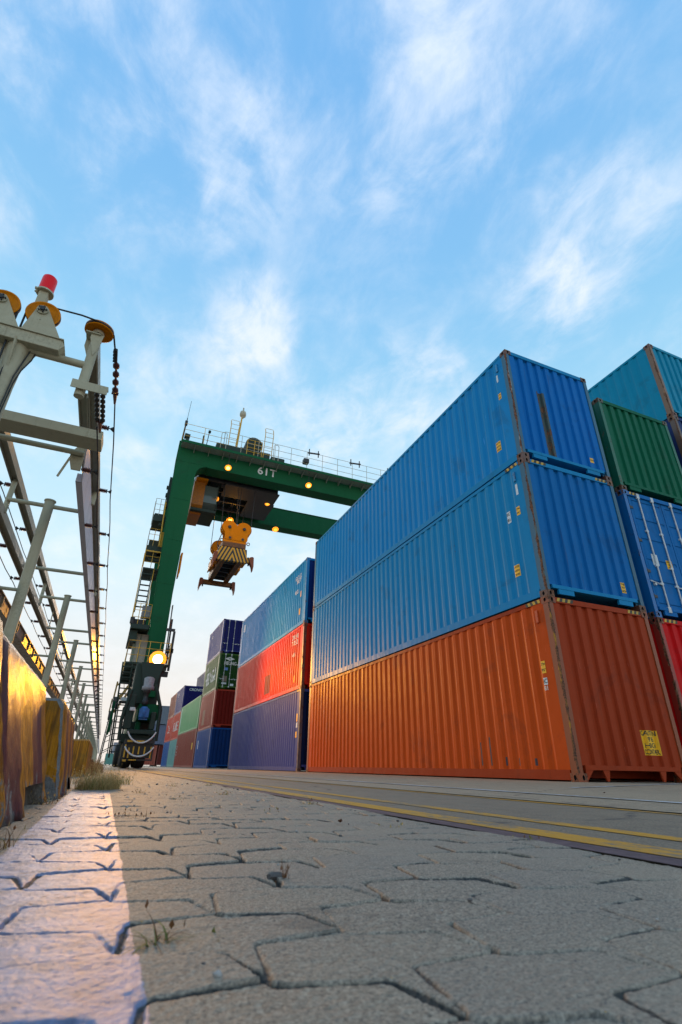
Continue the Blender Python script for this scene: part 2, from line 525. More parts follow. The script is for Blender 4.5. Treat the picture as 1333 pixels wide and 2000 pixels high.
def pavement_mat():
    m, nt, b = new_mat('concrete_pavers')
    tc = nd(nt, 'ShaderNodeTexCoord').outputs['Object']
    j = nd(nt, 'ShaderNodeAttribute', attribute_name='joint').outputs['Fac']
    bl = nd(nt, 'ShaderNodeAttribute', attribute_name='block').outputs['Fac']
    g1 = noise(nt, tc, 420, 3, 0.7)
    g2 = noise(nt, tc, 90, 5, 0.7)
    g3 = noise(nt, tc, 2.4, 5, 0.6)
    g0 = noise(nt, tc, 230, 4, 0.8)
    c = mix(nt, ramp(nt, math_(nt, 'ADD', math_(nt, 'MULTIPLY', g1, 0.5), math_(nt, 'MULTIPLY', g0, 0.5)), 0.37, 0.63), S(64, 54, 45), S(190, 169, 146))
    c = mix(nt, math_(nt, 'MULTIPLY', ramp(nt, g2, 0.4, 0.68), 0.45), c, S(122, 103, 84))
    c = mix(nt, math_(nt, 'MULTIPLY', ramp(nt, g3, 0.40, 0.70), 0.35), c, S(172, 148, 120))
    c = mix(nt, math_(nt, 'MULTIPLY', bl, 0.30), c, S(130, 118, 108))
    spec = ramp(nt, noise(nt, tc, 150, 3, 0.6), 0.66, 0.72)
    c = mix(nt, math_(nt, 'MULTIPLY', spec, 0.75), c, S(60, 58, 62))
    jc = mix(nt, ramp(nt, noise(nt, tc, 260, 3), 0.35, 0.65), S(22, 20, 19), S(74, 66, 58))
    c = mix(nt, ramp(nt, j, 0.10, 0.65), c, jc)
    oil = noise(nt, tc, 5.5, 4, 0.6, 0.8)
    c = mix(nt, math_(nt, 'MULTIPLY', ramp(nt, oil, 0.60, 0.72), 0.45), c, S(58, 52, 46))
    # white line painted straight over the blocks
    sp = nd(nt, 'ShaderNodeSeparateXYZ', {0: tc})
    edge = math_(nt, 'MULTIPLY', math_(nt, 'SUBTRACT', noise(nt, tc, 160, 3), 0.5), 0.006)
    edge = math_(nt, 'ADD', edge, math_(nt, 'MULTIPLY', math_(nt, 'SUBTRACT', noise(nt, tc, 9, 2), 0.5), 0.012))
    xx = math_(nt, 'ADD', sp.outputs[0], edge)
    xr = math_(nt, 'SUBTRACT', xx, math_(nt, 'MULTIPLY', sp.outputs[1], 0.009))
    mr = ramp(nt, xr, 0.0500, 0.0515, 1.0, 0.0)
    ml = ramp(nt, xx, -0.118, -0.112)
    ye = ramp(nt, sp.outputs[1], 3.2, 3.7, 1.0, 0.0)
    wear = ramp(nt, math_(nt, 'ADD', math_(nt, 'MULTIPLY', noise(nt, tc, 55, 6, 0.7), 0.6), math_(nt, 'MULTIPLY', noise(nt, tc, 5, 3), 0.4)), 0.54, 0.62, 1.0, 0.25)
    pm = math_(nt, 'MULTIPLY', math_(nt, 'MULTIPLY', mr, ml), math_(nt, 'MULTIPLY', ye, wear))
    pm = math_(nt, 'MULTIPLY', pm, ramp(nt, j, 0.45, 0.9, 1.0, 0.05))
    pc = mix(nt, ramp(nt, noise(nt, tc, 30, 5, 0.7), 0.35, 0.7), S(128, 138, 170), S(92, 98, 124))
    pc = mix(nt, math_(nt, 'MULTIPLY', ramp(nt, noise(nt, mapping(nt, tc, (4, 30, 1)), 2.2, 4, 0.6), 0.62, 0.72), 0.45), pc, S(120, 82, 96))
    c = mix(nt, pm, c, pc)
    link(nt, c, b.inputs['Base Color'])
    link(nt, math_(nt, 'SUBTRACT', 0.68, math_(nt, 'MULTIPLY', pm, 0.19)), b.inputs['Roughness'])
    hgt = math_(nt, 'ADD', math_(nt, 'MULTIPLY', g1, 0.5), math_(nt, 'MULTIPLY', g2, 0.6))
    bump(nt, b, hgt, 0.5, 0.0024)
    return m

def concrete_mat(name, c1, c2, sc=1.0, rough=0.68):
    m, nt, b = new_mat(name)
    tc = nd(nt, 'ShaderNodeTexCoord').outputs['Object']
    g1 = noise(nt, tc, 130, 4, 0.7)
    g2 = noise(nt, tc, 9 * sc, 5, 0.65)
    g3 = noise(nt, mapping(nt, tc, (1, 0.25, 1)), 0.8 * sc, 5, 0.6)
    c = mix(nt, ramp(nt, g1, 0.33, 0.68), c1, c2)
    c = mix(nt, math_(nt, 'MULTIPLY', ramp(nt, g2, 0.42, 0.7), 0.4), c, tuple(k * 0.7 for k in c1))
    c = mix(nt, math_(nt, 'MULTIPLY', ramp(nt, g3, 0.4, 0.65), 0.5), c, tuple((a + d) * 0.55 for a, d in zip(c1, c2)))
    crack = nd(nt, 'ShaderNodeTexVoronoi', {'Vector': mix(nt, 0.12, tc, noise_col(nt, tc, 3.0)), 'Scale': 0.55}, feature='DISTANCE_TO_EDGE').outputs['Distance']
    cm = ramp(nt, crack, 0.002, 0.010, 0.7, 0.0)
    c = mix(nt, math_(nt, 'MULTIPLY', cm, ramp(nt, g2, 0.45, 0.55)), c, S(60, 54, 48))
    link(nt, c, b.inputs['Base Color'])
    b.inputs['Roughness'].default_value = rough
    bump(nt, b, math_(nt, 'ADD', g1, math_(nt, 'MULTIPLY', g2, 1.5)), 0.4, 0.006)
    return m

def noise_col(nt, vec, scale):
    return nd(nt, 'ShaderNodeTexNoise', {'Vector': vec, 'Scale': scale, 'Detail': 3}).outputs['Color']

def line_mat(name, col, under, wear=0.55):
    m, nt, b = new_mat(name)
    tc = nd(nt, 'ShaderNodeTexCoord').outputs['Object']
    w = math_(nt, 'ADD', math_(nt, 'MULTIPLY', noise(nt, mapping(nt, tc, (1, 0.5, 1)), 38, 6, 0.75), 0.55), math_(nt, 'MULTIPLY', noise(nt, mapping(nt, tc, (1, 0.3, 1)), 4, 4), 0.45))
    mk = ramp(nt, w, wear - 0.05, wear + 0.06, 1.0, 0.0)
    c0 = mix(nt, noise(nt, tc, 90, 4), tuple(k * 0.75 for k in col), col)
    c = mix(nt, mk, under, c0)
    link(nt, c, b.inputs['Base Color'])
    b.inputs['Roughness'].default_value = 0.7
    bump(nt, b, noise(nt, tc, 130, 4), 0.4, 0.004)
    return m

pav = make_pavement()
pav.data.materials.append(pavement_mat())
tag(pav, kind='structure')
ASPH1, ASPH2 = S(104, 98, 90), S(150, 142, 132)
MAT['road'] = concrete_mat('worn_grey_road', S(92, 79, 64), S(152, 132, 108))
MAT['apron'] = concrete_mat('stained_concrete', S(124, 105, 84), S(178, 155, 127), 0.6)
MAT['dirt'] = concrete_mat('brown_dirt', S(92, 78, 64), S(140, 122, 102))
MAT['far'] = concrete_mat('far_paving', S(126, 106, 86), S(188, 162, 134))

def sheet(name, x0, x1, y0, y1, z, mat, ny=1):
    mb = MB()
    for k in range(ny):
        a, c = y0 + (y1 - y0) * k / ny, y0 + (y1 - y0) * (k + 1) / ny
        mb.add([(x0, a, z), (x1, a, z), (x1, c, z), (x0, c, z)], [(0, 1, 2, 3)])
    o = mb.build(name, mat, fixn=False)
    return tag(o, kind='structure')

sheet('ground', -900, 900, -30, 2500, -0.040, MAT['dirt'])
sheet('verge', -30, -0.615, -6, 420, -0.008, MAT['dirt'])
sheet('far_pavement', -0.62, 0.885, 14.6, 420, -0.003, MAT['far'])
sheet('road', 0.885, 2.02, -6, 420, 0.0, MAT['road'])
sheet('container_yard', 2.02, 60, -6, 420, 0.004, MAT['apron'])
sheet('road_edge', 0.885, 0.955, -3, 420, 0.0015, plain('dark_purple_tar', S(100, 78, 84, 0.75), 0.8, 0, 0.35, 30))
YL = line_mat('worn_yellow_line', S(226, 158, 22, 0.8), S(120, 106, 88), 0.52)
WL = line_mat('worn_white_line', S(200, 200, 204), S(132, 126, 117), 0.49)
sheet('yellow_line', 0.965, 1.065, -3, 420, 0.0015, YL)
sheet('yellow_line', 1.205, 1.275, -3, 420, 0.0015, YL)
sheet('yellow_line', 1.955, 2.005, -3, 420, 0.0015, YL)
sheet('white_line', 2.62, 2.69, -3, 420, 0.0085, WL)
mbl = MB()
mbl.add([(4.0, 4.05, 0.0085), (4.05, 4.0, 0.0085), (7.7, 5.65, 0.0085), (7.65, 5.70, 0.0085)], [(0, 1, 2, 3)])
tag(mbl.build('white_line', WL, fixn=False), kind='structure')
mbl = MB()
mbl.add([(7.0, 6.02, 0.0085), (7.0, 5.96, 0.0085), (16, 5.96, 0.0085), (16, 6.02, 0.0085)], [(0, 1, 2, 3)])
tag(mbl.build('white_line', WL, fixn=False), kind='structure')

# ------------------------------------------------------------------ shipping containers
CW, L40, L20, HC, SD = 2.438, 12.192, 6.058, 2.896, 2.591

def corr_profile(length, flat_end, pitch, fo, sl, depth):
    """breakpoints (s, inward depth) of a trapezoidal corrugation"""
    pts = [(0, 0), (flat_end, 0)]
    n = int((length - 2 * flat_end) / pitch)
    p = (length - 2 * flat_end) / n
    fi = p - fo - 2 * sl
    for k in range(n):
        s = flat_end + k * p
        pts += [(s + fo / 2, 0), (s + fo / 2 + sl, depth), (s + fo / 2 + sl + fi, depth), (s + fo / 2 + 2 * sl + fi, 0)]
    pts += [(length - flat_end, 0), (length, 0)]
    return pts

def interp(pts, s):
    for (a, d0), (b, d1) in zip(pts, pts[1:]):
        if a <= s <= b:
            return d0 if b - a < 1e-9 else d0 + (d1 - d0) * (s - a) / (b - a)
    return 0.0

# real 40 ft side wall: 0.278 m pitch; end wall: 0.25 m pitch
def side_prof(L):
    return [(s + 0.08, d) for s, d in corr_profile(L - 0.16, 0.30, 0.278, 0.092, 0.066, 0.026)]
END_PROF = [(s + 0.10, d) for s, d in corr_profile(CW - 0.20, 0.10, 0.245, 0.118, 0.022, 0.045)]

def holed_quad(mb, c, ux, uy, nrm, w, h, hw, hh, depth=0.03, n=12):
    """a w x h face with an oval hole whose walls run back by depth"""
    c, ux, uy, nrm = Vector(c), Vector(ux), Vector(uy), Vector(nrm)
    outer, inner = [], []
    for i in range(n):
        t = 2 * math.pi * (i + 0.5) / n
        ct, st = math.cos(t), math.sin(t)
        k = 1 / max(abs(ct), abs(st))
        outer.append(c + ux * (ct * k * w / 2) + uy * (st * k * h / 2))
        inner.append(c + ux * (ct * hw / 2) + uy * (st * hh / 2))
    for sx, sy in ((1, 1), (-1, 1), (-1, -1), (1, -1)):
        pass
    back = [p - nrm * depth for p in inner]
    o = len(mb.v)
    mb.add(outer + inner, [(i, (i + 1) % n, n + (i + 1) % n, n + i) for i in range(n)])
    mi = mb.mi
    mb.mi = 1
    mb.add(inner + back, [(i, (i + 1) % n, n + (i + 1) % n, n + i) for i in range(n)])
    mb.add(back, [list(range(n))])
    mb.mi = mi
    # corner fillers
    for sx in (-1, 1):
        for sy in (-1, 1):
            k = c + ux * (sx * w / 2) + uy * (sy * h / 2)
            near = sorted(outer, key=lambda p: (p - k).length)[:2]
            mb.add([k] + near, [(0, 1, 2)])

def casting(x, y, z, sx, sy, detail):
    """corner casting with its outer corner at (x,y,z-range); sx, sy point inwards"""
    mb = MB()
    w, l, h = 0.162, 0.178, 0.118
    xa, xb = sorted((x, x + sx * w))
    ya, yb = sorted((y, y + sy * l))
    if not detail:
        mb.box(xa, xb, ya, yb, z, z + h)
        return mb
    holed_quad(mb, (x, (ya + yb) / 2, z + h / 2), (0, 1, 0), (0, 0, 1), (-sx, 0, 0), l, h, 0.055, 0.075)
    holed_quad(mb, ((xa + xb) / 2, y, z + h / 2), (1, 0, 0), (0, 0, 1), (0, -sy, 0), w, h, 0.05, 0.075)
    xi, yi = x + sx * w, y + sy * l
    mb.add([(xi, ya, z), (xi, yb, z), (xi, yb, z + h), (xi, ya, z + h)], [(0, 1, 2, 3)])
    mb.add([(xa, yi, z), (xb, yi, z), (xb, yi, z + h), (xa, yi, z + h)], [(0, 1, 2, 3)])
    mb.add([(xa, ya, z), (xb, ya, z), (xb, yb, z), (xa, yb, z)], [(0, 1, 2, 3)])
    mb.add([(xa, ya, z + h), (xb, ya, z + h), (xb, yb, z + h), (xa, yb, z + h)], [(0, 1, 2, 3)])
    return mb

def build_container(loc, L, H, col, label, rust=0.3, post=None, detail=2, doors=False, group=None, side=None, end=None,
                    fade=0.10, dirt=0.10, under=True, castcol=None, streak=0.32, ochre=None, gusset=False):
    """local axes: x across, y along, z up; origin at the near left bottom corner.  detail 2 = near, 1 = middle, 0 = far"""
    t = thing('shipping_container', loc, label, 'shipping container', group)
    o = Vector(loc)
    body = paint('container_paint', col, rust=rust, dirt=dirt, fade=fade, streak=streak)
    side_m = paint('container_lit_side_paint', side, rust=rust, dirt=dirt, fade=fade, streak=streak) if side else body  # lighter side tone: the brighter light on the long walls put into the colour
    end_m = paint('container_shaded_end_paint', end, rust=rust, dirt=dirt, fade=fade, streak=streak) if end else body  # darker end tone: the shade on the end walls put into the colour
    pm = rusty('rusted_post_paint', post or col, 0.42 if post else 0.25, 1.0 if post and detail == 2 else 0.0, ochre)
    cm = rusty('rusted_casting_paint', castcol or post or col, 0.6)

    def B(mb, name, mats, parent=t):
        for i, p in enumerate(mb.v):
            mb.v[i] = tuple(Vector(p) + o)
        return mb.build(name, mats, parent, origin=o)
    # frame: rails and headers
    f = MB()
    for x0, x1 in ((0.006, 0.075), (CW - 0.075, CW - 0.006)):
        f.box(x0, x1, 0.178, L - 0.178, H - 0.085, H - 0.012)          # top side rail
        f.box(x0 + 0.004, x1, 0.178, L - 0.178, 0.030, 0.165)           # bottom side rail
        f.box(x0 - 0.003 if x0 < 1 else x0, x1 if x0 < 1 else x1 + 0.003, 0.178, L - 0.178, 0.022, 0.032)
    for y0, y1 in ((0.006, 0.075), (L - 0.075, L - 0.006)):
        f.box(0.162, CW - 0.162, y0, y1, H - 0.105, H - 0.012)
        f.box(0.162, CW - 0.162, y0, y1, 0.165, 0.232)
    if detail > 0:
        n = int(L / 0.6)
        for k in range(1, n):
            f.box(0.08, CW - 0.08, L * k / n - 0.02, L * k / n + 0.02, 0.05, 0.172)
        f.box(0.08, CW - 0.08, 0.08, L - 0.08, 0.173, 0.19)
        for y in (0.012, L - 0.06):
            if gusset:
                for pl in ([(0.165, 0.163), (0.32, 0.163), (0.165, 0.01)], [(0.52, 0.163), (0.66, 0.163), (0.62, 0.012), (0.58, 0.012)],
                           [(CW - 0.52, 0.163), (CW - 0.66, 0.163), (CW - 0.62, 0.012), (CW - 0.58, 0.012)], [(CW - 0.165, 0.163), (CW - 0.32, 0.163), (CW - 0.165, 0.01)]):
                    f.prism(pl, 'y', y, y + 0.03)
            else:
                for x0 in (0.30, CW - 0.66):
                    f.box(x0, x0 + 0.36, y, y + 0.045, 0.070, 0.163)
    B(f, 'frame', body)
    # corner posts
    for x0, sx in ((0, 1), (CW, -1)):
        for y0, sy in ((0, 1), (L, -1)):
            p = MB()
            if detail == 2:
                # folded steel post with rounded outer edge
                w, l, r = 0.095, 0.150, 0.022
                prof = [(r * 0.3, 0.004), (0.004, r * 0.3), (0.004, l), (0.05, l), (0.05, 0.06), (w, 0.06), (w, 0.004)]
                prof = [(x0 + sx * a, y0 + sy * b) for a, b in prof]
                p.prism(prof, 'z', 0.118, H - 0.118)
                p.box(*sorted((x0 + sx * 0.05, x0 + sx * 0.16)), *sorted((y0 + sy * 0.06, y0 + sy * 0.075)), 0.118, H - 0.118)
            else:
                p.box(*sorted((x0 + sx * 0.004, x0 + sx * 0.12)), *sorted((y0 + sy * 0.004, y0 + sy * 0.12)), 0.118, H - 0.118)
            B(p, 'corner_post', pm)
            for z in (0.0, H - 0.118):
                B(casting(x0, y0, z, sx, sy, detail == 2), 'corner_casting', [cm, MAT['black']])
    # corrugated side walls
    prof = side_prof(L)
    for x, sx in ((0.012, 1), (CW - 0.012, -1)):
        p = MB()
        vs_, n = [], len(prof)
        zs = (0.160, H - 0.080)
        for z in zs:
            for s, d in prof:
                vs_.append((x + sx * d, s, z))
        p.add(vs_, [(i, i + 1, n + i + 1, n + i) for i in range(n - 1)])
        B(p, 'side_wall', side_m)
    # ends
    ends = [(0.022, 1)] if False else [(0.022, 1), (L - 0.022, -1)]
    for y, sy in ends:
        if doors and sy == 1:
            continue
        p = MB()
        n = len(END_PROF)
        vs_ = []
        for z in (0.228, H - 0.10):
            for s, d in END_PROF:
                vs_.append((s, y + sy * d, z))
        p.add(vs_, [(i, i + 1, n + i + 1, n + i) for i in range(n - 1)])
        B(p, 'end_wall', end_m)
    r = MB()
    r.box(0.07, CW - 0.07, 0.07, L - 0.07, H - 0.05, H - 0.025)
    n = int(L / 0.21)
    for k in range(n):
        y = 0.2 + (L - 0.4) * k / n
        r.box(0.09, CW - 0.09, y, y + 0.09, H - 0.025, H - 0.008)
    B(r, 'roof', body)
    if doors:
        build_doors(t, o, H, end_m, B, detail)
    t['H'] = H
    del t['H']
    return t

def build_doors(t, o, H, dm, B, detail):
    for s, xa, xb in ((0, 0.165, CW / 2 - 0.008), (1, CW / 2 + 0.008, CW - 0.165)):
        d = MB()
        y0 = 0.035
        d.box(xa, xb, y0 + 0.018, y0 + 0.045, 0.208, H - 0.110)
        d.box(xa + 0.003, xb - 0.003, y0 + 0.006, y0 + 0.018, 0.211, 0.30)
        d.box(xa + 0.003, xb - 0.003, y0 + 0.006, y0 + 0.018, H - 0.20, H - 0.113)
        d.box(xa + 0.003, xa + 0.075, y0 + 0.006, y0 + 0.018, 0.30, H - 0.20)
        d.box(xb - 0.075, xb - 0.003, y0 + 0.006, y0 + 0.018, 0.30, H - 0.20)
        nb = 5
        zz = [0.30 + (H - 0.50) * k / nb for k in range(nb + 1)]
        for k in range(nb):
            # pressed panel with horizontal swages between
            d.prism([(xa + 0.075, zz[k] + 0.03), (xb - 0.075, zz[k] + 0.03), (xb - 0.075, zz[k + 1] - 0.03), (xa + 0.075, zz[k + 1] - 0.03)], 'y', y0 + 0.004, y0 + 0.018)
        do = B(d, 'door', dm)
        for k, x in enumerate((xa + 0.30, xa + 0.75)):
            rb = MB()
            rb.tube((x, y0 - 0.022, 0.15), (x, y0 - 0.022, H - 0.05), 0.017, 8)
            for z in (0.19, H - 0.085):
                rb.box(x - 0.05, x + 0.03, y0 - 0.040, y0 - 0.004, z - 0.06, z + 0.06)
            for z in (0.75, 1.15, 1.95):
                rb.box(x - 0.045, x + 0.03, y0 - 0.035, y0 + 0.004, z - 0.022, z + 0.022)
            B(rb, 'lock_rod', MAT['galv'], do)
            hb = MB()
            hb.tube((x - 0.02, y0 - 0.03, 0.72 + 0.0), (x - 0.36 if k == 0 else x + 0.30, y0 - 0.035, 0.72 + 0.05 * (1 - k)), 0.014, 6)
            hb.box(x - 0.24, x - 0.19, y0 - 0.04, y0 + 0.004, 0.69, 0.76) if k == 0 else hb.box(x + 0.16, x + 0.21, y0 - 0.04, y0 + 0.004, 0.69, 0.76)
            B(hb, 'handle', MAT['galv'], do)
        hx = xa - 0.03 if s == 0 else xb + 0.03
        for z in (0.45, 1.0, 1.7, H - 0.4):
            hg = MB()
            hg.tube((hx, y0 - 0.004, z - 0.05), (hx, y0 - 0.004, z + 0.05), 0.016, 6)
            hg.box(min(hx, hx + (0.1 if s == 0 else -0.1)), max(hx, hx + (0.1 if s == 0 else -0.1)), y0 - 0.008, y0 + 0.004, z - 0.03, z + 0.03)
            B(hg, 'hinge', MAT['darksteel'], do)

# ---- marks that follow the corrugated metal
def wall_fn(face, L):
    if face == 'side':
        pr = side_prof(L)
        return pr, (lambda s, z, e: Vector((0.012 + interp(pr, s) - e, s, z)))
    if face == 'end':
        return END_PROF, (lambda s, z, e: Vector((s, 0.022 + interp(END_PROF, s) - e, z)))
    return [(0, 0), (9, 0)], (lambda s, z, e: Vector((s, 0.039 - e, z)))    # door panel

def sticker(cont, face, L, s0, s1, z0, z1, mat, name='sticker', label=None, text=None, tmat=None, tsize=None, e=0.0025):
    """s runs along the wall; on the side wall it grows away from the viewer so letters run from s1 to s0"""
    pr, P = wall_fn(face, L)
    o = WORLD_O[cont.name]
    cuts = [s0] + [s for s, d in pr if s0 < s < s1] + [s1]
    out = None
    if mat is not None:
        mb = MB()
        for z in (z0, z1):
            mb.v += [tuple(P(s, z, e)) for s in cuts]
        n = len(cuts)
        mb.f = [[i, i + 1, n + i + 1, n + i] for i in range(n - 1)]
        mb.m = [0] * (n - 1)
        mb.sm = [False] * (n - 1)
        mb.v = [tuple(Vector(p) + o) for p in mb.v]
        out = mb.build(name, mat, cont, origin=o, fixn=False)
        if label:
            out['label'] = label
    par = out or cont
    if text:
        lines = text if isinstance(text, list) else [text]
        nl = len(lines)
        for k, ln in enumerate(lines):
            sz = tsize or (z1 - z0) / nl * 1.05
            me = text_mesh(ln, sz)
            bm = bmesh.new()
            bm.from_mesh(me)
            xs = [v.co.x for v in bm.verts]
            w = max(xs) - min(xs)
            fit = min(1.0, (s1 - s0) * 0.92 / max(w, 1e-6))
            for v in bm.verts:
                v.co.x *= fit
                sgn = -1 if face == 'side' else 1
                v.co.x = (s0 + s1) / 2 + sgn * v.co.x
                v.co.y += z1 - (z1 - z0) * (k + 0.5) / nl
                v.co.z = 0
            for s, d in pr:
                if s0 < s < s1:
                    bmesh.ops.bisect_plane(bm, geom=bm.verts[:] + bm.edges[:] + bm.faces[:], plane_co=(s, 0, 0), plane_no=(1, 0, 0))
            for v in bm.verts:
                v.co = P(v.co.x, v.co.y, e * 2.0 if mat else e)
            bm.to_mesh(me)
            bm.free()
            me.materials.clear()
            me.materials.append(tmat or MAT['ink'])
            ob = bpy.data.objects.new('lettering', me)
            COL.objects.link(ob)
            ob.parent = par
            WORLD_O[ob.name] = o
    return out

def tiger(cont, face, L, H, s0, s1):
    """yellow and black warning strip on the top rail"""
    o = WORLD_O[cont.name]
    mb = MB()
    n = 6
    for k in range(n):
        a, b2 = s0 + (s1 - s0) * k / n, s0 + (s1 - s0) * (k + 1) / n
        mb.mi = k % 2
        z0, z1, sh = H - 0.082, H - 0.018, 0.025
        if face == 'side':
            mb.add([(0.003, a, z0), (0.003, b2, z0), (0.003, b2 + sh, z1), (0.003, a + sh, z1)], [(0, 1, 2, 3)])
        else:
            mb.add([(a, 0.003, z0), (b2, 0.003, z0), (b2 + sh, 0.003, z1), (a + sh, 0.003, z1)], [(0, 1, 2, 3)])
    mb.v = [tuple(Vector(p) + o) for p in mb.v]
    mb.build('warning_strip', [MAT['tiger_y'], MAT['ink']], cont, origin=o, fixn=False)

AX, AY = 6.664, 6.464
BLUE_S, BLUE_E = (0.010, 0.220, 0.47), (0.006, 0.140, 0.41)  # one paint in a lit side tone and a shaded end tone
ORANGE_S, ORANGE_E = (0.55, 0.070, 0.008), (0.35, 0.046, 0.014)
G1 = 'containers of the stack nearest the camera'
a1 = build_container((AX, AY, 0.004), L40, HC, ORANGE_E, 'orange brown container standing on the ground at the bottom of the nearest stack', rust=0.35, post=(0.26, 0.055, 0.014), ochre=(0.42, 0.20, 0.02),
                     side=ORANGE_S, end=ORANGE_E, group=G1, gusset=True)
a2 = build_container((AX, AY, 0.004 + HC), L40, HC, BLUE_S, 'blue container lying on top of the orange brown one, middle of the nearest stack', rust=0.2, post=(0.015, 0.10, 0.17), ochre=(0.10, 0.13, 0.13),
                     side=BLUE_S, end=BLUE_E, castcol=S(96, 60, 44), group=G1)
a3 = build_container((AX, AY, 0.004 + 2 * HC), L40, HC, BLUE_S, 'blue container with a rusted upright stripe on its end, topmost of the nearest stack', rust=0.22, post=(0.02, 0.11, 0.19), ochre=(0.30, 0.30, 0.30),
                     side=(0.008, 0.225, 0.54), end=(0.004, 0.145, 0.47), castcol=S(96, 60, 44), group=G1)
sticker(a1, 'end', L40, 1.58, 1.93, 0.40, 0.78, MAT['sticker_y'], text=["CAUTION", "9'6''", "HIGH", "CONTAINER"], tsize=0.105)
sticker(a1, 'side', L40, 0.335, 0.430, 1.63, 1.83, MAT['sticker_y'], text=["2.9m", "9'6''"], tsize=0.062)
sticker(a1, 'side', L40, 0.340, 0.430, 1.44, 1.555, MAT['sticker_w'], text=["iC"], tsize=0.10)
sticker(a1, 'side', L40, 0.335, 0.435, 1.335, 1.435, None, text="81", tmat=MAT['white'], tsize=0.10)
sticker(a2, 'end', L40, 1.93, 2.05, 0.32, 0.53, MAT['sticker_y'], text=["THIS", "9'6''", "HIGH"], tsize=0.06)
sticker(a2, 'side', L40, 0.585, 0.735, 0.56, 0.79, MAT['sticker_y'], text=["CAUTION", "HIGH", "CONTAINER"], tsize=0.055)
sticker(a2, 'side', L40, 0.33, 0.43, 1.75, 1.93, MAT['sticker_y'], text=["2.9m", "9'6''"], tsize=0.06)
sticker(a2, 'side', L40, 0.61, 0.71, 1.69, 1.94, MAT['sticker_w'], text=["IIC", "81"], tsize=0.09)
sticker(a2, 'side', L40, 0.30, 0.36, 2.18, 2.42, MAT['sticker_w'])
sticker(a3, 'side', L40, 0.585, 0.735, 0.52, 0.76, MAT['sticker_y'], text=["CAUTION", "HIGH", "CONTAINER"], tsize=0.055)
sticker(a3, 'side', L40, 0.335, 0.425, 1.74, 1.90, MAT['sticker_y'], text=["2.9m", "9'6''"], tsize=0.05)
sticker(a3, 'side', L40, 0.35, 0.40, 2.22, 2.42, MAT['sticker_w'])
sticker(a3, 'end', L40, 1.94, 2.08, 0.38, 0.50, MAT['sticker_y'], text=["HIGH"], tsize=0.06)
RUSTP = rusty('bare_rust_patch', (0.018, 0.040, 0.036), 0.55, 0, (0.06, 0.07, 0.05))
sticker(a3, 'end', L40, 0.74, 0.96, 0.24, 1.95, RUSTP, name='rust_patch', e=0.0015)
for k, (c_, h_) in enumerate(((a1, HC), (a2, HC), (a3, HC))):
    if k < 2:
        tiger(c_, 'side', L40, h_, 0.20, 0.56)
        tiger(c_, 'end', L40, h_, 0.19, 0.56)
        tiger(c_, 'end', L40, h_, CW - 0.52, CW - 0.19)
# small ventilators high on the near end of the side walls
for c_ in (a1, a2, a3):
    o = WORLD_O[c_.name]
    mb = MB()
    mb.bevbox(o.x - 0.018, o.x + 0.014, o.y + 0.30, o.y + 0.36, o.z + 2.48, o.z + 2.70, 0.006)
    mb.build('ventilator', rusty('worn_vent', BLUE_S if c_ is not a1 else ORANGE_S, 0.4), c_, origin=o)
# scraped marks low on the orange wall
SCR = plain('dark_scrape', S(74, 52, 60, 0.9), 0.6)
for s0, z1, w in ((2.30, 0.62, 0.035), (2.02, 0.70, 0.04), (1.62, 0.36, 0.05), (1.28, 0.34, 0.04), (0.86, 0.33, 0.05)):
    sticker(a1, 'side', L40, s0, s0 + w, 0.22, z1, SCR, name='scrape_mark', e=0.0012)

G2 = 'containers of the stack right of the nearest one'
BX, BY = 9.56, 6.60
b1 = build_container((BX, BY, 0.004), L40, HC, (0.60, 0.008, 0.010), 'bright red container at the right photo edge, under the blue doors', rust=0.45, post=S(150, 50, 40), group=G2)
b2 = build_container((BX, BY, 0.004 + HC), L40, HC, (0.003, 0.135, 0.40), 'blue container with white lock rods on its doors, resting on a red one', rust=0.12, doors=True, group=G2, dirt=0.1)
b3 = build_container((BX, BY, 0.004 + 2 * HC), L40, SD, (0.004, 0.115, 0.060), 'dark green container on top of the blue one with doors', rust=0.15, group=G2, dirt=0.3, castcol=S(80, 70, 50))
tiger(b1, 'end', L40, HC, 0.19, 0.56)
tiger(b2, 'end', L40, HC, 0.19, 0.50)
sticker(b2, 'door', L40, 0.40, 0.58, 1.17, 1.42, MAT['sticker_w'])
sticker(b2, 'door', L40, 0.82, 1.00, 1.14, 1.34, MAT['sticker_y'], text=["CAUTION", "9'6''", "HIGH"], tsize=0.05)
G3 = 'containers of the third stack at the right edge'
CXX, CYY = 12.33, 6.55
for k, (cc, lb) in enumerate(((S(110, 60, 50), 'brown container at the foot of the third stack, mostly hidden behind the red one'),
                              (S(60, 80, 110), 'grey blue container second from the ground in the third stack'),
                              (S(34, 58, 110, 0.9), 'dark blue container right under the teal one at the right edge'))):
    build_container((CXX, CYY, 0.004 + k * HC), L40, HC, cc, lb, rust=0.3, post=S(90, 70, 60), group=G3)
build_container((CXX, CYY, 0.004 + 3 * HC), L40, SD, (0.006, 0.24, 0.40), 'teal container with rusty corner posts, highest one at the right edge', rust=0.25, post=S(120, 90, 66), group=G3, castcol=S(110, 70, 56))

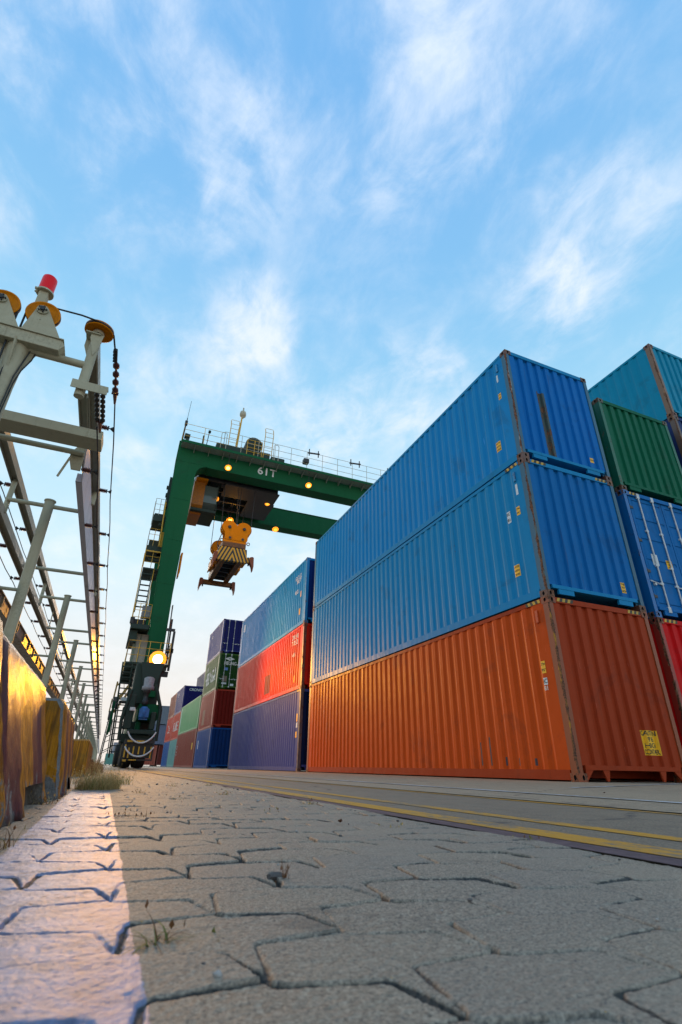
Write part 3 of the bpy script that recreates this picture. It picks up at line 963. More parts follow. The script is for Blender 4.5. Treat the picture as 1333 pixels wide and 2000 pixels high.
# the second stack along the lane
G4 = 'containers of the second stack along the lane'
DY = 19.643
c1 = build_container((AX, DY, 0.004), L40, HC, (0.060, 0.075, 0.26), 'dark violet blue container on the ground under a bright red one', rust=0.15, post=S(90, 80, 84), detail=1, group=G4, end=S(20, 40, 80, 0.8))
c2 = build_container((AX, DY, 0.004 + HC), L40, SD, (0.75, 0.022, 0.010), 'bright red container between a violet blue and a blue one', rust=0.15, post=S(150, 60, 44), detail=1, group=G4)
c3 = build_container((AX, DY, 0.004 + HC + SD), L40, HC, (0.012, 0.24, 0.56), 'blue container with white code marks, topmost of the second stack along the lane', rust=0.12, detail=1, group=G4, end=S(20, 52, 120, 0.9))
W = MAT['white']
def textblock(c_, s0, s1, z0, z1, lines, tm=None, ts=None):
    sticker(c_, 'side', L40, s0, s1, z0, z1, None, text=lines, tmat=tm or W, tsize=ts)
textblock(c3, 0.65, 1.55, 2.02, 2.42, ["GVCU 521", "380 7"], ts=0.26)
textblock(c3, 1.0, 1.5, 1.55, 1.75, ["45G1"], ts=0.24)
sticker(c3, 'side', L40, 0.62, 0.80, 1.30, 1.55, MAT['sticker_y'])
sticker(c3, 'side', L40, 0.66, 0.86, 0.52, 0.80, MAT['sticker_y'])
sticker(c3, 'side', L40, 11.2, 11.7, 2.05, 2.50, MAT['sticker_w'], name='emblem')
textblock(c2, 0.75, 1.6, 1.85, 2.35, ["CRXU 48", "7105 2"], ts=0.27)
textblock(c2, 0.9, 1.5, 1.35, 1.6, ["4310"], ts=0.22)
sticker(c2, 'side', L40, 0.95, 1.10, 0.36, 0.62, MAT['sticker_y'])
sticker(c2, 'side', L40, 4.6, 5.6, 0.35, 1.20, paint('dull_red_patch', S(150, 62, 56, 0.85)), name='repaired_patch', e=0.0012)
sticker(c1, 'side', L40, 0.28, 0.44, 1.72, 2.0, MAT['sticker_y'])
sticker(c1, 'side', L40, 0.27, 0.44, 1.50, 1.68, MAT['sticker_w'])
sticker(c1, 'side', L40, 0.30, 0.55, 1.15, 1.36, MAT['sticker_y'])
tiger(c1, 'side', L40, HC, 0.20, 0.50)

# third stack: four short containers
G5 = 'short containers of the four-high stack'
EX, EY = 6.75, 39.2
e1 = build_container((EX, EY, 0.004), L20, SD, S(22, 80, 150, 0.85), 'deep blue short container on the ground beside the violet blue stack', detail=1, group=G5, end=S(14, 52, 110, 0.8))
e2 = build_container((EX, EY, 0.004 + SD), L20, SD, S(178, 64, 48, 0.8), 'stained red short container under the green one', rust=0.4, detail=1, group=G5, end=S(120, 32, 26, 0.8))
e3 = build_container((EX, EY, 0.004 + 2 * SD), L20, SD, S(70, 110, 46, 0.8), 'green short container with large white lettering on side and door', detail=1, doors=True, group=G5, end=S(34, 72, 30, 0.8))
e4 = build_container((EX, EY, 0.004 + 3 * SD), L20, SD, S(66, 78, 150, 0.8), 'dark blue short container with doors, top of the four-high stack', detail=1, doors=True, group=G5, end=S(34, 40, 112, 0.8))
def big(c_, s0, s1, z0, z1, tx, ts, L=L20):
    sticker(c_, 'side', L, s0, s1, z0, z1, None, text=tx, tmat=W, tsize=ts)
big(e3, 0.7, 5.5, 0.55, 1.75, "HEUNG-A", 1.35)
big(e3, 4.1, 5.3, 1.75, 2.25, "H", 0.5)
sticker(e3, 'door', L20, 0.35, 1.65, 1.70, 2.02, None, text="HEUNG-A", tmat=W, tsize=0.34, e=0.012)
# the diamond emblem over the name on the door
mb = MB()
o = WORLD_O[e3.name]
mb.add([(o.x + 0.42, o.y + 0.028, o.z + 2.20), (o.x + 0.80, o.y + 0.028, o.z + 2.06), (o.x + 1.18, o.y + 0.028, o.z + 2.20), (o.x + 0.80, o.y + 0.028, o.z + 2.34)], [(0, 1, 2, 3)])
em = mb.build('emblem', W, e3, origin=o, fixn=False)
sticker(e3, 'door', L20, 0.68, 0.92, 2.10, 2.30, None, text="H", tmat=plain('emblem_green', S(34, 72, 30)), tsize=0.2, e=0.015)
sticker(e3, 'door', L20, 0.36, 0.72, 0.55, 0.95, plain('faded_notice', S(120, 104, 90)), e=0.012)
sticker(e3, 'door', L20, 0.36, 0.72, 0.36, 0.48, MAT['sticker_w'], e=0.012)
sticker(e3, 'door', L20, 1.0, 1.25, 0.26, 0.42, MAT['sticker_w'], e=0.012)
sticker(e3, 'door', L20, 0.46, 0.72, 1.36, 1.56, plain('blue_notice', S(90, 130, 200)), e=0.012)
big(e4, 3.9, 5.3, 1.9, 2.2, "UES", 0.3)
sticker(e2, 'side', L20, 3.6, 4.6, 0.35, 1.45, plain('scraped_red', S(176, 110, 76, 0.8)), name='repaired_patch', e=0.0012)
sticker(e1, 'side', L20, 4.9, 5.3, 1.3, 1.9, MAT['sticker_w'])

G6 = 'containers of the low stack beyond the four-high one'
d1 = build_container((EX, 45.8, 0.004), L40, HC, S(158, 66, 52, 0.8), 'brick red long container on the ground under the pale green one', detail=1, group=G6)
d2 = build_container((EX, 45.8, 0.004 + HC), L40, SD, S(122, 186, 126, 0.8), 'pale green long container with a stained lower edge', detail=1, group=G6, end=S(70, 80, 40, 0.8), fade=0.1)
sticker(d1, 'side', L40, 1.4, 1.8, 1.35, 1.85, MAT['sticker_y'])
sticker(d2, 'side', L40, 11.5, 11.8, 0.25, 2.4, MAT['sticker_w'], name='code_strip')
for z in (1.0, 1.25, 1.55, 1.75):
    sticker(d1, 'side', L40, 11.4, 11.7, z, z + 0.13, MAT['sticker_w'], name='code_mark')

def row20(y, specs, group, x=EX):
    out = []
    for k, (sd, en, lb, h) in enumerate(specs):
        out.append(build_container((x, y, 0.004 + k * SD), L20, SD, sd, lb, detail=1 if y < 70 else 0, group=group, end=en))
    return out
f_ = row20(58.3, [(S(120, 176, 170, 0.8), None, 'pale teal short container with a stained wall, on the ground', 0), (S(216, 66, 44, 0.85), None, 'red short container with white lettering above the pale teal one', 0),
                  (S(66, 70, 130, 0.8), S(34, 34, 100, 0.8), 'dark blue short container with white lettering along the top of its end', 0)], 'short containers beyond the pale green one')
big(f_[1], 0.6, 5.4, 0.75, 1.75, "K-LINE", 1.25)
sticker(f_[2], 'end', L20, 0.4, 2.2, 2.05, 2.35, None, text="CRONOS", tmat=W, tsize=0.36)
big(f_[2], 3.6, 5.2, 1.75, 2.25, "CR", 0.5)
sticker(f_[0], 'side', L20, 2.2, 2.5, 1.1, 1.8, plain('teal_patch', S(30, 110, 120)))
g_ = row20(64.75, [(S(30, 96, 164, 0.85), None, 'bright blue short container on the ground beside the pale teal one', 0), (S(214, 56, 36, 0.85), None, 'orange red short container with white lettering at the far end of the row', 0),
                   (S(160, 80, 62, 0.8), None, 'faded brown short container topmost at the far end of the row', 0)], 'short containers beyond the pale green one')
big(g_[1], 0.8, 5.2, 0.85, 1.75, "Dae", 1.2)
# second row behind, four high
for k in range(4):
    build_container((9.62, 58.4, 0.004 + k * SD), L40, SD, S(84, 92, 120, 0.8), ['slate blue long container behind the low stack, lowest of four', 'slate blue long container behind the low stack, second from the ground',
                    'slate blue long container behind the low stack, third from the ground', 'slate blue long container rising above the pale green one, topmost at the back'][k], detail=0, group='slate blue containers of the back row')
# far cross stack behind the crane foot
for k, cc in enumerate((S(120, 58, 52, 0.8), S(128, 136, 160, 0.8), S(138, 146, 156, 0.8))):
    build_container((7.05 if k == 0 else 5.75, 80.5 + 0.2 * k, 0.004 + k * SD), L20, SD, cc, ['maroon short container with a white patch, far behind the crane foot', 'pale violet grey container far behind the crane foot, middle of its stack',
                    'pale grey container far behind the crane foot, top of its stack'][k], detail=0 if k == 0 else 1, group='containers far behind the crane foot', side=S(176, 88, 76, 0.8) if k == 0 else None)
build_container((4.45, 80.5, 0.004), L20, SD, S(190, 106, 88, 0.8), 'salmon pink short container far behind the crane foot', detail=0, group='containers far behind the crane foot')
for k, (x, y, z, cc, lb) in enumerate(((1.6, 150, 0, S(110, 160, 150), 'pale teal container in the far distance left of the crane wheels'), (4.4, 150, 0, S(40, 110, 190), 'blue container in the far distance left of the crane wheels'),
                                       (7.2, 150, 0, S(70, 160, 110), 'green container in the far distance left of the crane wheels'), (3.0, 151, SD, S(150, 150, 160), 'pale grey container on top in the far distance'))):
    build_container((x - 0.6, y, z + 0.004), L20, SD, cc, lb, detail=0, group='containers in the far distance')

# ------------------------------------------------------------------ concrete barriers
def barrier_mat(name, stripes=True, wk=0.0, phase=0.0):
    m, nt, b = new_mat(name)
    tc = nd(nt, 'ShaderNodeTexCoord').outputs['Object']
    sp = nd(nt, 'ShaderNodeSeparateXYZ', {0: tc})
    v = objvec(nt)
    brush = noise(nt, mapping(nt, v, (60, 60, 3.0)), 1.0, 5, 0.7)
    edge = math_(nt, 'MULTIPLY', math_(nt, 'SUBTRACT', noise(nt, v, 14, 3), 0.5), 0.05)
    yel = mix(nt, ramp(nt, brush, 0.38, 0.62), (0.52, 0.20, 0.002), (0.17, 0.062, 0.002))
    yel = mix(nt, math_(nt, 'MULTIPLY', ramp(nt, noise(nt, v, 5, 5, 0.65), 0.52, 0.68), 0.5), yel, (0.12, 0.075, 0.010))
    if stripes:
        t = math_(nt, 'ADD', math_(nt, 'ADD', sp.outputs[1], math_(nt, 'MULTIPLY', sp.outputs[2], 0.12)), edge)
        t = math_(nt, 'FRACT', math_(nt, 'ADD', math_(nt, 'DIVIDE', t, 0.53), phase))
        k = math_(nt, 'MULTIPLY', ramp(nt, t, 0.03, 0.045), ramp(nt, t, 0.52, 0.535, 1.0, 0.0))
        pur = mix(nt, ramp(nt, brush, 0.3, 0.7), (0.095, 0.028, 0.028), (0.036, 0.014, 0.020))
        c = mix(nt, k, yel, pur)
    else:
        c = yel
    conc = mix(nt, noise(nt, v, 38, 6, 0.75), S(70, 70, 74), S(150, 146, 142))
    w = math_(nt, 'ADD', math_(nt, 'MULTIPLY', noise(nt, v, 9, 6, 0.75), 0.75), math_(nt, 'MULTIPLY', noise(nt, mapping(nt, v, (8, 8, 1)), 4, 4), 0.25))
    low = ramp(nt, sp.outputs[2], 0.0, 0.22, 0.19, 0.0)
    top = ramp(nt, sp.outputs[2], 0.385, 0.43, 0.0, 0.12)
    wear = ramp(nt, math_(nt, 'ADD', w, math_(nt, 'ADD', low, top)), 0.62 + wk, 0.66 + wk)
    att = nd(nt, 'ShaderNodeAttribute', attribute_name='chip').outputs['Fac']
    wear = math_(nt, 'MAXIMUM', wear, ramp(nt, math_(nt, 'ADD', att, math_(nt, 'MULTIPLY', math_(nt, 'SUBTRACT', w, 0.5), 1.6)), 0.55, 0.70))
    c = mix(nt, wear, c, conc)
    link(nt, c, b.inputs['Base Color'])
    link(nt, ramp(nt, wear, 0, 1, 0.40, 0.9), b.inputs['Roughness'])
    b.inputs['Specular IOR Level'].default_value = 0.28
    h = math_(nt, 'ADD', math_(nt, 'MULTIPLY', brush, 0.6), math_(nt, 'MULTIPLY', wear, -0.6))
    h = math_(nt, 'ADD', h, math_(nt, 'MULTIPLY', math_(nt, 'MULTIPLY', noise(nt, v, 60, 5, 0.7), wear), 1.2))
    bump(nt, b, h, 0.8, 0.010)
    return m

def build_barrier(x, y, length, h, label, stripes=True, rz=0.0, pockets=(), wt=0.20, lean=0.105, group='low concrete barriers along the conductor line', rnd_top=0.03, phase=0.0):
    """x, y: near front bottom corner of the face that looks at the lane"""
    t = thing('concrete_barrier', (x, y, 0), label, 'barrier', group)
    t.rotation_euler.z = rz
    bm = bmesh.new()
    # front face grid (leaning back), closed prism behind it
    ny, nz = max(8, int(length / 0.03)), 18
    w0 = wt + lean * 1.7
    prof = []
    for k in range(nz + 1):
        f = k / nz
        z = h * f
        xx = -lean * (f ** 0.9)
        if f > 0.93:
            xx -= rnd_top * ((f - 0.93) / 0.07) ** 2 * 0.5
        prof.append((xx, z))
    prof += [(-w0 + lean * 0.9 + 0.01, h), (-w0 + lean * 0.75, h * 0.93)] + [(-w0 + lean * 0.75 * (1 - q / 5), h * 0.93 * (1 - q / 5)) for q in range(1, 6)]
    npf = len(prof)
    grid = []
    dl = bm.verts.layers.float.new('chip')
    for j in range(ny + 1):
        yy = length * j / ny
        row = []
        e = min(yy, length - yy)
        for (px_, pz) in prof:
            q = Vector((px_, yy, pz))
            nn = mnoise.noise(Vector((q.x * 9 + x * 31, q.y * 9 + y * 17, q.z * 9)))
            n2 = mnoise.noise(Vector((q.x * 28 + x * 31, q.y * 28 + y * 17, q.z * 28)))
            c = max(0, 1 - e / 0.075) * (1.15 + 0.8 * nn) + max(0, 1 - pz / 0.12) * (0.45 + 1.2 * nn)
            c = max(0, min(1, c)) * (1.0 if stripes else 0.3)
            q.x += (-1 if px_ > -w0 / 2 else 1) * c * 0.022 + n2 * 0.0025 + nn * 0.003
            q.y += (1 if yy < length / 2 else -1) * max(0, 1 - e / 0.02) * c * 0.012
            if pz > h * 0.9:
                q.z -= max(0, 1 - e / 0.03) * 0.018 * (1 + nn)
            v = bm.verts.new(q)
            v[dl] = c
            row.append(v)
        grid.append(row)
    skip = set()
    for (p0, p1, ph) in pockets:
        for j in range(ny):
            ym = length * (j + 0.5) / ny
            if p0 < ym < p1:
                for k in range(nz):
                    if h * (k + 0.5) / nz < ph:
                        skip.add((j, k))
    for j in range(ny):
        for k in range(npf):
            if (j, k) in skip:
                continue
            k2 = (k + 1) % npf
            bm.faces.new((grid[j][k], grid[j][k2], grid[j + 1][k2], grid[j + 1][k]))
    for row in (grid[0], grid[-1]):
        ctr = bm.verts.new((-w0 / 2, row[0].co.y, h * 0.45))
        ctr[dl] = 0.25 if stripes else 0.0
        cap = []
        for v0 in row:
            v1 = bm.verts.new(v0.co)
            v1[dl] = max(0.0, 1.1 - v0.co.z / (0.30 * h)) if stripes else 0.0
            cap.append(v1)
        for k in range(npf):
            bm.faces.new((cap[k], cap[(k + 1) % npf], ctr))
    bmesh.ops.recalc_face_normals(bm, faces=bm.faces)
    me = bpy.data.meshes.new('barrier_body')
    bm.to_mesh(me)
    bm.free()
    me.materials.append(barrier_mat('striped_barrier_paint' if stripes else 'yellow_barrier_paint', stripes, 0.06 if stripes else 0.12, phase))
    for p in me.polygons:
        p.use_smooth = len(p.vertices) == 4
    ob = bpy.data.objects.new('barrier_body', me)
    COL.objects.link(ob)
    ob.parent = t
    # the recess of each lifting pocket: rough unpainted concrete set back from the face
    for (p0, p1, ph) in pockets:
        mb = MB()
        d = 0.055
        g = 0.005
        mb.add([(-0.012, p0 - g, -0.0), (-0.012, p1 + g, -0.0), (-0.03, p1 + g, ph + g), (-0.03, p0 - g, ph + g),
                (-d, p0 + 0.01, -0.0), (-d, p1 - 0.01, -0.0), (-d - 0.02, p1 - 0.02, ph), (-d - 0.02, p0 + 0.02, ph)],
               [(4, 5, 6, 7), (0, 4, 7, 3), (1, 2, 6, 5), (3, 7, 6, 2)])
        pk = mb.build('lifting_pocket', MAT['rawconc'], None, origin=(0, 0, 0), fixn=False)
        pk.parent = t
    return t

MAT['rawconc'] = concrete_mat('raw_dark_concrete', S(58, 50, 44), S(104, 92, 80), 4)
build_barrier(-0.154, 0.30, 1.115, 0.436, 'nearest low concrete barrier, yellow with a broken grey edge, at the left photo border', lean=0.110, phase=-0.12)
build_barrier(-0.162, 1.440, 1.085, 0.428, 'low concrete barrier with yellow and purple stripes and a dark pocket, second from the camera', rz=R(-0.8), lean=0.115, phase=-0.12, pockets=((0.40, 0.90, 0.072),))
build_barrier(-0.112, 2.580, 1.55, 0.385, 'striped low concrete barrier set slightly forward, third from the camera', rz=R(0.9), lean=0.07, phase=-0.36, pockets=((0.75, 1.15, 0.06),))
build_barrier(-0.125, 7.35, 3.3, 0.40, 'all yellow low concrete block farther along the conductor line', stripes=False, lean=0.03, wt=0.3)
for k in range(6):
    build_barrier(-0.30, 12.2 + 3.6 * k, 3.3, 0.33, 'one of the pale worn concrete blocks in a row past the yellow one', stripes=False, lean=0.03, wt=0.25, group='pale blocks past the yellow one')

# ------------------------------------------------------------------ conductor line
PX, PZ, P0, PD = -1.165, 3.0, 6.43, 4.22
CRM, RLM = MAT['cream'], MAT['rail']
def frame_parts(t, x, y, mid=False, far=False):
    o = (x, y, 0)
    n = 8 if far else 14
    if not mid:
        p = MB()
        p.tube((x, y, 0), (x, y, PZ - 0.012), 0.056, n)
        p.tube((x, y, PZ - 0.014), (x, y, PZ), 0.066, n)
        p.box(x - 0.12, x + 0.12, y - 0.12, y + 0.12, 0.0, 0.02)
        p.build('post', CRM, t)
    z = 2.925 if not mid else 2.80
    c = MB()
    c.tube((-1.60, y, z), (-0.775, y, z), 0.026, n)
    c.build('cross_pipe', CRM, t)
    if not mid:
        for sx0 in (-1.605, -0.715):
            s = MB()
            s.tube((sx0, y + 0.03, 2.76 if sx0 < -1 else 3.06), (sx0 + 0.008, y + 0.03, 3.20 if sx0 < -1 else 3.235), 0.030, n)
            s.build('strut', CRM, t)
        b = MB()
        b.tube((-1.47, y, 1.86), (x, y, 1.86), 0.02, 6)
        b.build('bracket', CRM, t)
    else:
        s = MB()
        s.tube((-1.60, y, 2.78), (-1.60, y, 3.20), 0.012, 6)
        s.build('strut', CRM, t)
    return t

names = ['pale green steel post with a cross pipe, nearest to the camera behind the barriers', 'pale green steel post with a cross pipe, second of the row',
         'pale green steel post with a cross pipe, third of the row', 'pale green steel post with a cross pipe, fourth of the row']
first = frame_parts(thing('post_frame', (PX, P0, 0), names[0], 'steel post', 'steel posts in a row along the conductor line'), PX, P0)
for k in range(1, 40):
    c = copy_tree(first, (PX, P0 + PD * k, 0))
    c['label'] = names[k] if k < 4 else 'one of the many pale steel posts receding to the far end of the conductor line'
    if k >= 4:
        c['group'] = 'distant steel posts of the conductor line'
mid = frame_parts(thing('cross_pipe_frame', (PX, P0 + PD / 2, 0), 'thin cross pipe between the rails just past the first post', 'cross pipe', 'cross pipes between the posts'), PX, P0 + PD / 2, True)
for k in range(1, 30):
    c = copy_tree(mid, (PX, P0 + PD * (k + 0.5), 0))
    c['label'] = 'one of the thin cross pipes between the rails beyond the second post'
    c['group'] = 'cross pipes beyond the second post'

def insulator_mesh(sx):
    """lies along x; origin at the rail, sx = side it points to"""
    mb = MB()
    prof = [(0.012, 0)]
    for k in range(5):
        a = 0.012 + k * 0.014
        prof += [(0.018, a), (0.029, a + 0.003), (0.029, a + 0.007), (0.018, a + 0.010)]
    prof += [(0.010, 0.086)]
    mb.lathe([(r, sx * h) for r, h in prof], (0, 0, 0), 'x', 10)
    mb.mi = 1
    mb.box(min(sx * 0.084, sx * 0.10), max(sx * 0.084, sx * 0.10), -0.004, 0.004, -0.026, 0.026)
    mb.tube((sx * 0.09, 0, 0), (sx * 0.118, 0, 0), 0.006, 6)
    mb.tube((sx * 0.112, 0, 0), (sx * 0.148, 0, 0), 0.008, 8, 0.034)
    o = mb.build('insulator', [MAT['insul'], MAT['darksteel']], None, origin=(0, 0, 0))
    return o

def rail(name, label, boxes, ins, mat=RLM, ribs=None, origin=(0, 0, 0), extra=None):
    t = thing(name, origin, label, 'steel rail', 'rails of the conductor line')
    mb = MB()
    for bx in boxes:
        mb.box(*bx)
    if extra:
        extra(mb)
    mb.build('rail_beam', mat, t)
    if ins:
        x, z, sx, ys = ins
        a = insulator_mesh(sx)
        a.parent = t
        a.location = Vector((x, ys[0], z)) - Vector(origin)
        for y in ys[1:]:
            c = a.copy()
            COL.objects.link(c)
            c.parent = t
            c.location = Vector((x, y, z)) - Vector(origin)
    return t

YE = 172.0
def lilac(mb):
    # deep plate beam with a bevelled near end
    x0, x1 = -0.785, -0.722
    pr = [(5.02, 2.90), (4.93, 3.02), (4.93, 3.085), (YE, 3.085), (YE, 2.735), (5.24, 2.735)]
    mb.prism(pr, 'x', x1 - 0.010, x1)
    mb.box(x0, x1 - 0.010, 5.24, YE, 2.735, 2.745)
    mb.box(x0, x1 - 0.010, 4.95, YE, 3.075, 3.085)
    mb.box(x0 + 0.0, x1 - 0.010, 5.235, 5.25, 2.735, 2.83)
rail('lower_rail', 'deep pale lilac beam with a slanted near end, lower right rail of the conductor line', [], (-0.722, 2.735, 1, [4.95 + 1.41 * k for k in range(46)]), origin=(-0.75, 4.95, 2.9), extra=lilac, mat=MAT['lilac'])
rail('upper_rail', 'slim brown grey beam carrying the insulators nearest the crane, upper right rail', [(-0.760, -0.748, 3.62, YE, 3.23, 3.33), (-0.686, -0.674, 3.62, YE, 3.23, 3.33), (-0.748, -0.686, 3.62, YE, 3.272, 3.284), (-0.852, -0.840, 4.45, YE, 3.23, 3.33), (-0.776, -0.764, 4.45, YE, 3.23, 3.33), (-0.840, -0.776, 4.45, YE, 3.272, 3.284)],
     (-0.676, 3.265, 1, [4.94 + 1.48 * k for k in range(46)]), origin=(-0.72, 3.62, 3.28))
rail('lower_rail', 'outer beam at the left photo border with insulators below the upper one', [(-1.685, -1.675, 3.0, YE, 2.69, 2.80), (-1.600, -1.590, 3.0, YE, 2.69, 2.80), (-1.675, -1.600, 3.0, YE, 2.735, 2.745)],
     (-1.685, 2.715, -1, [4.6 + 1.45 * k for k in range(30)]), origin=(-1.64, 3, 2.74))
rail('upper_rail', 'slanting brown grey beam left of the posts, upper left rail of the conductor line', [(-1.645, -1.635, 3.6, YE, 3.18, 3.29), (-1.565, -1.555, 3.6, YE, 3.18, 3.29), (-1.635, -1.565, 3.6, YE, 3.225, 3.235)],
     (-1.645, 3.215, -1, [5.2 + 1.45 * k for k in range(30)]), origin=(-1.6, 3.6, 3.23))
t = thing('cable_trough', (-1.47, 2.0, 1.8), 'rust stained low beam with upright ribs running just above the barriers', 'beam')
mb = MB()
mb.box(-1.62, -1.47, 1.0, YE, 1.80, 1.812)
mb.box(-1.482, -1.470, 1.0, YE, 1.812, 1.95)
mb.box(-1.62, -1.608, 1.0, YE, 1.812, 1.95)
mb.box(-1.482, -1.445, 1.0, YE, 1.945, 1.955)
TRM = rusty('rust_stained_trough', S(150, 134, 112, 0.7), 0.35)
mb.build('trough', TRM, t)
rb = MB()
rb.box(-1.469, -1.448, 2.2, 2.23, 1.812, 1.944)
r0 = rb.build('rib', TRM, t)
for k in range(1, 40):
    c = r0.copy()
    COL.objects.link(c)
    c.parent = t
    c.location.y += 0.7 * k

def wire(label, pts, r=0.0065, n=5, name='conductor_wire', group='conductor wires beside the rails', cat='wire'):
    mb = MB()
    mb.path(pts, r, n)
    o = mb.build(name, MAT['cable'], None, origin=pts[0])
    return tag(o, label, cat, group)

def span(x, z, y0, step, wob=0.006):
    pts, y, k = [(x, y0, z)], y0, 0
    while y < 120:
        y += step / 2
        k += 1
        pts.append((x + wob * math.sin(k * 1.7), y, z - (0.012 if k % 2 else 0.0)))
    return pts
wire('black wire farthest right, held by the upper insulators and ending at the pulley', span(-0.530, 3.265, 4.45, 1.48))
wire('black wire held by the insulators of the deep lilac beam', span(-0.575, 2.735, 4.12, 1.41, 0.010))
wire('thin black wire left of the slanting upper left rail', span(-1.793, 3.215, 4.0, 1.45))
wire('thin black wire along the left photo border beside the outer beam', span(-1.833, 2.715, 3.4, 1.45))

# terminal frame with its pulleys
TY = 3.55
t = thing('terminal_frame', (-1.15, TY, 0), 'pale green end frame of the conductor line carrying amber pulleys and a box beam', 'steel frame')
p = MB()
p.tube((-1.15, TY, 0), (-1.15, TY, 2.55), 0.062, 16)
p.tube((-1.15, TY, 2.548), (-1.15, TY, 2.90), 0.062, 16, 0.075)
p.box(-1.3, -1.0, TY - 0.15, TY + 0.15, 0, 0.02)
p.build('post', CRM, t)
p = MB()
for sx in (-1, 1):
    p.prism([(-1.15 + sx * 0.075, 2.90), (-1.15 + sx * 0.135, 2.90), (-1.15 + sx * 0.064, 2.70)], 'y', TY - 0.006, TY + 0.006)
p.prism([(TY - 0.075, 2.90), (TY - 0.13, 2.90), (TY - 0.064, 2.66)], 'x', -1.156, -1.144)
p.build('gusset', CRM, t)
p = MB()
p.bevbox(-1.9, -0.872, TY - 0.10, TY + 0.02, 2.895, 2.995, 0.003)
p.box(-1.9, -0.860, TY - 0.112, TY + 0.032, 2.995, 3.003)
p.prism([(-0.872, 2.905), (-0.845, 2.95), (-0.872, 2.992)], 'y', TY - 0.10, TY + 0.02)
p.build('platform_beam', CRM, t)
p = MB()
p.tube((-1.12, TY, 2.90), (-0.68, TY, 2.90), 0.030, 14)
p.build('cross_pipe', CRM, t)
p = MB()
p.tube((-0.672, TY, 2.60), (-0.672, TY, 3.19), 0.036, 16)
p.build('strut', CRM, t)
p = MB()
p.prism([(-0.71, 3.15), (-0.71, 3.20), (-0.62, 3.20), (-0.64, 3.05), (-0.66, 2.98)], 'y', TY - 0.045, TY - 0.037)
p.prism([(-0.75, 3.12), (-0.75, 3.21), (-0.66, 3.21), (-0.68, 2.94)], 'y', TY + 0.036, TY + 0.044)
p.box(-0.75, -0.64, TY - 0.06, TY + 0.05, 3.19, 3.20)
p.build('pulley_bracket', CRM, t)
p = MB()
p.box(-0.735, -0.485, TY - 0.06, TY - 0.052, 2.635, 2.70)
p.box(-0.735, -0.485, TY - 0.06, TY + 0.0, 2.70, 2.708)
p.build('angle_bar', CRM, t)
p = MB()
p.bevbox(-2.3, -0.575, 4.60, 4.83, 2.90, 3.0, 0.003)
p.build('box_beam', CRM, t)
p = MB()
p.tube((-2.3, 4.97, 2.92), (-0.735, 4.97, 2.92), 0.028, 14)
p.build('cross_pipe', CRM, t)
p = MB()
p.prism([(-0.86, 2.93), (-0.785, 3.06), (-0.735, 3.06), (-0.735, 2.74), (-0.82, 2.74), (-0.86, 2.86)], 'y', 5.00, 5.012)
p.build('end_plate', CRM, t)
p = MB()
p.tube((-0.845, 4.95, 2.84), (-0.90, 4.93, 2.60), 0.011, 6)
p.build('stay', CRM, t)

def sheave(c, r, axis, label, parent):
    mb = MB()
    prof = [(0.02, -0.016), (r * 0.86, -0.010), (r * 0.9, -0.020), (r, -0.018), (r, -0.012), (r * 0.93, -0.004), (r * 0.93, 0.004), (r, 0.012), (r, 0.018), (r * 0.9, 0.020), (r * 0.86, 0.010), (0.02, 0.016)]
    mb.lathe(prof, c, axis, 32)
    o = mb.build('pulley', MAT['gold'], parent)
    o['label'] = label
    h = MB()
    if axis == 'y':
        h.lathe([(0.040, -0.062), (0.040, -0.052), (0.022, -0.052), (0.022, 0.052)], c, 'y', 18)
    else:
        h.lathe([(0.045, -0.05), (0.045, -0.02), (0.02, -0.02), (0.02, 0.03)], c, 'z', 18)
    h.build('hub', CRM, o)
    q = MB()
    if axis == 'y':
        q.lathe([(0.020, -0.082), (0.020, -0.06)], c, 'y', 6)
        for k in range(5):
            a = k * 1.256
            q.tube(Vector(c) + Vector((0.028 * math.cos(a), -0.074, 0.028 * math.sin(a))), Vector(c) + Vector((0.028 * math.cos(a), -0.06, 0.028 * math.sin(a))), 0.006, 6)
    else:
        q.lathe([(0.018, -0.07), (0.018, -0.045)], c, 'z', 6)
        for k in range(4):
            a = k * 1.57
            q.tube(Vector(c) + Vector((0.03 * math.cos(a), 0.03 * math.sin(a), -0.062)), Vector(c) + Vector((0.03 * math.cos(a), 0.03 * math.sin(a), -0.048)), 0.006, 6)
    q.build('bolt', MAT['darksteel'], o)
    tm = MB()
    tm.lathe([(r * 0.935, -0.006), (r * 1.005, -0.008), (r * 1.005, 0.008), (r * 0.935, 0.006)], c, axis, 32)
    tm.build('cable_groove', MAT['cable'], o)
    return o
P2, P1, P3 = (-1.06, TY - 0.055, 3.225), (-1.335, TY - 0.055, 3.225), (-0.668, TY - 0.01, 3.265)
for c_, lb in ((P2, 'amber upright pulley beside the red beacon'), (P1, 'amber upright pulley cut by the left photo border')):
    sheave(c_, 0.120, 'y', lb, t)
    for dy in (-0.045, 0.040):
        b_ = MB()
        b_.prism([(c_[0] - 0.090, 3.003), (c_[0] + 0.170, 3.003), (c_[0] + 0.040, c_[2] + 0.02), (c_[0] + 0.018, c_[2] + 0.048), (c_[0] - 0.018, c_[2] + 0.048), (c_[0] - 0.040, c_[2] + 0.02)], 'y', c_[1] + dy - 0.004, c_[1] + dy + 0.004)
        b_.build('pulley_bracket', CRM, t)
sheave(P3, 0.108, 'z', 'amber pulley lying flat at the corner of the frame', t)
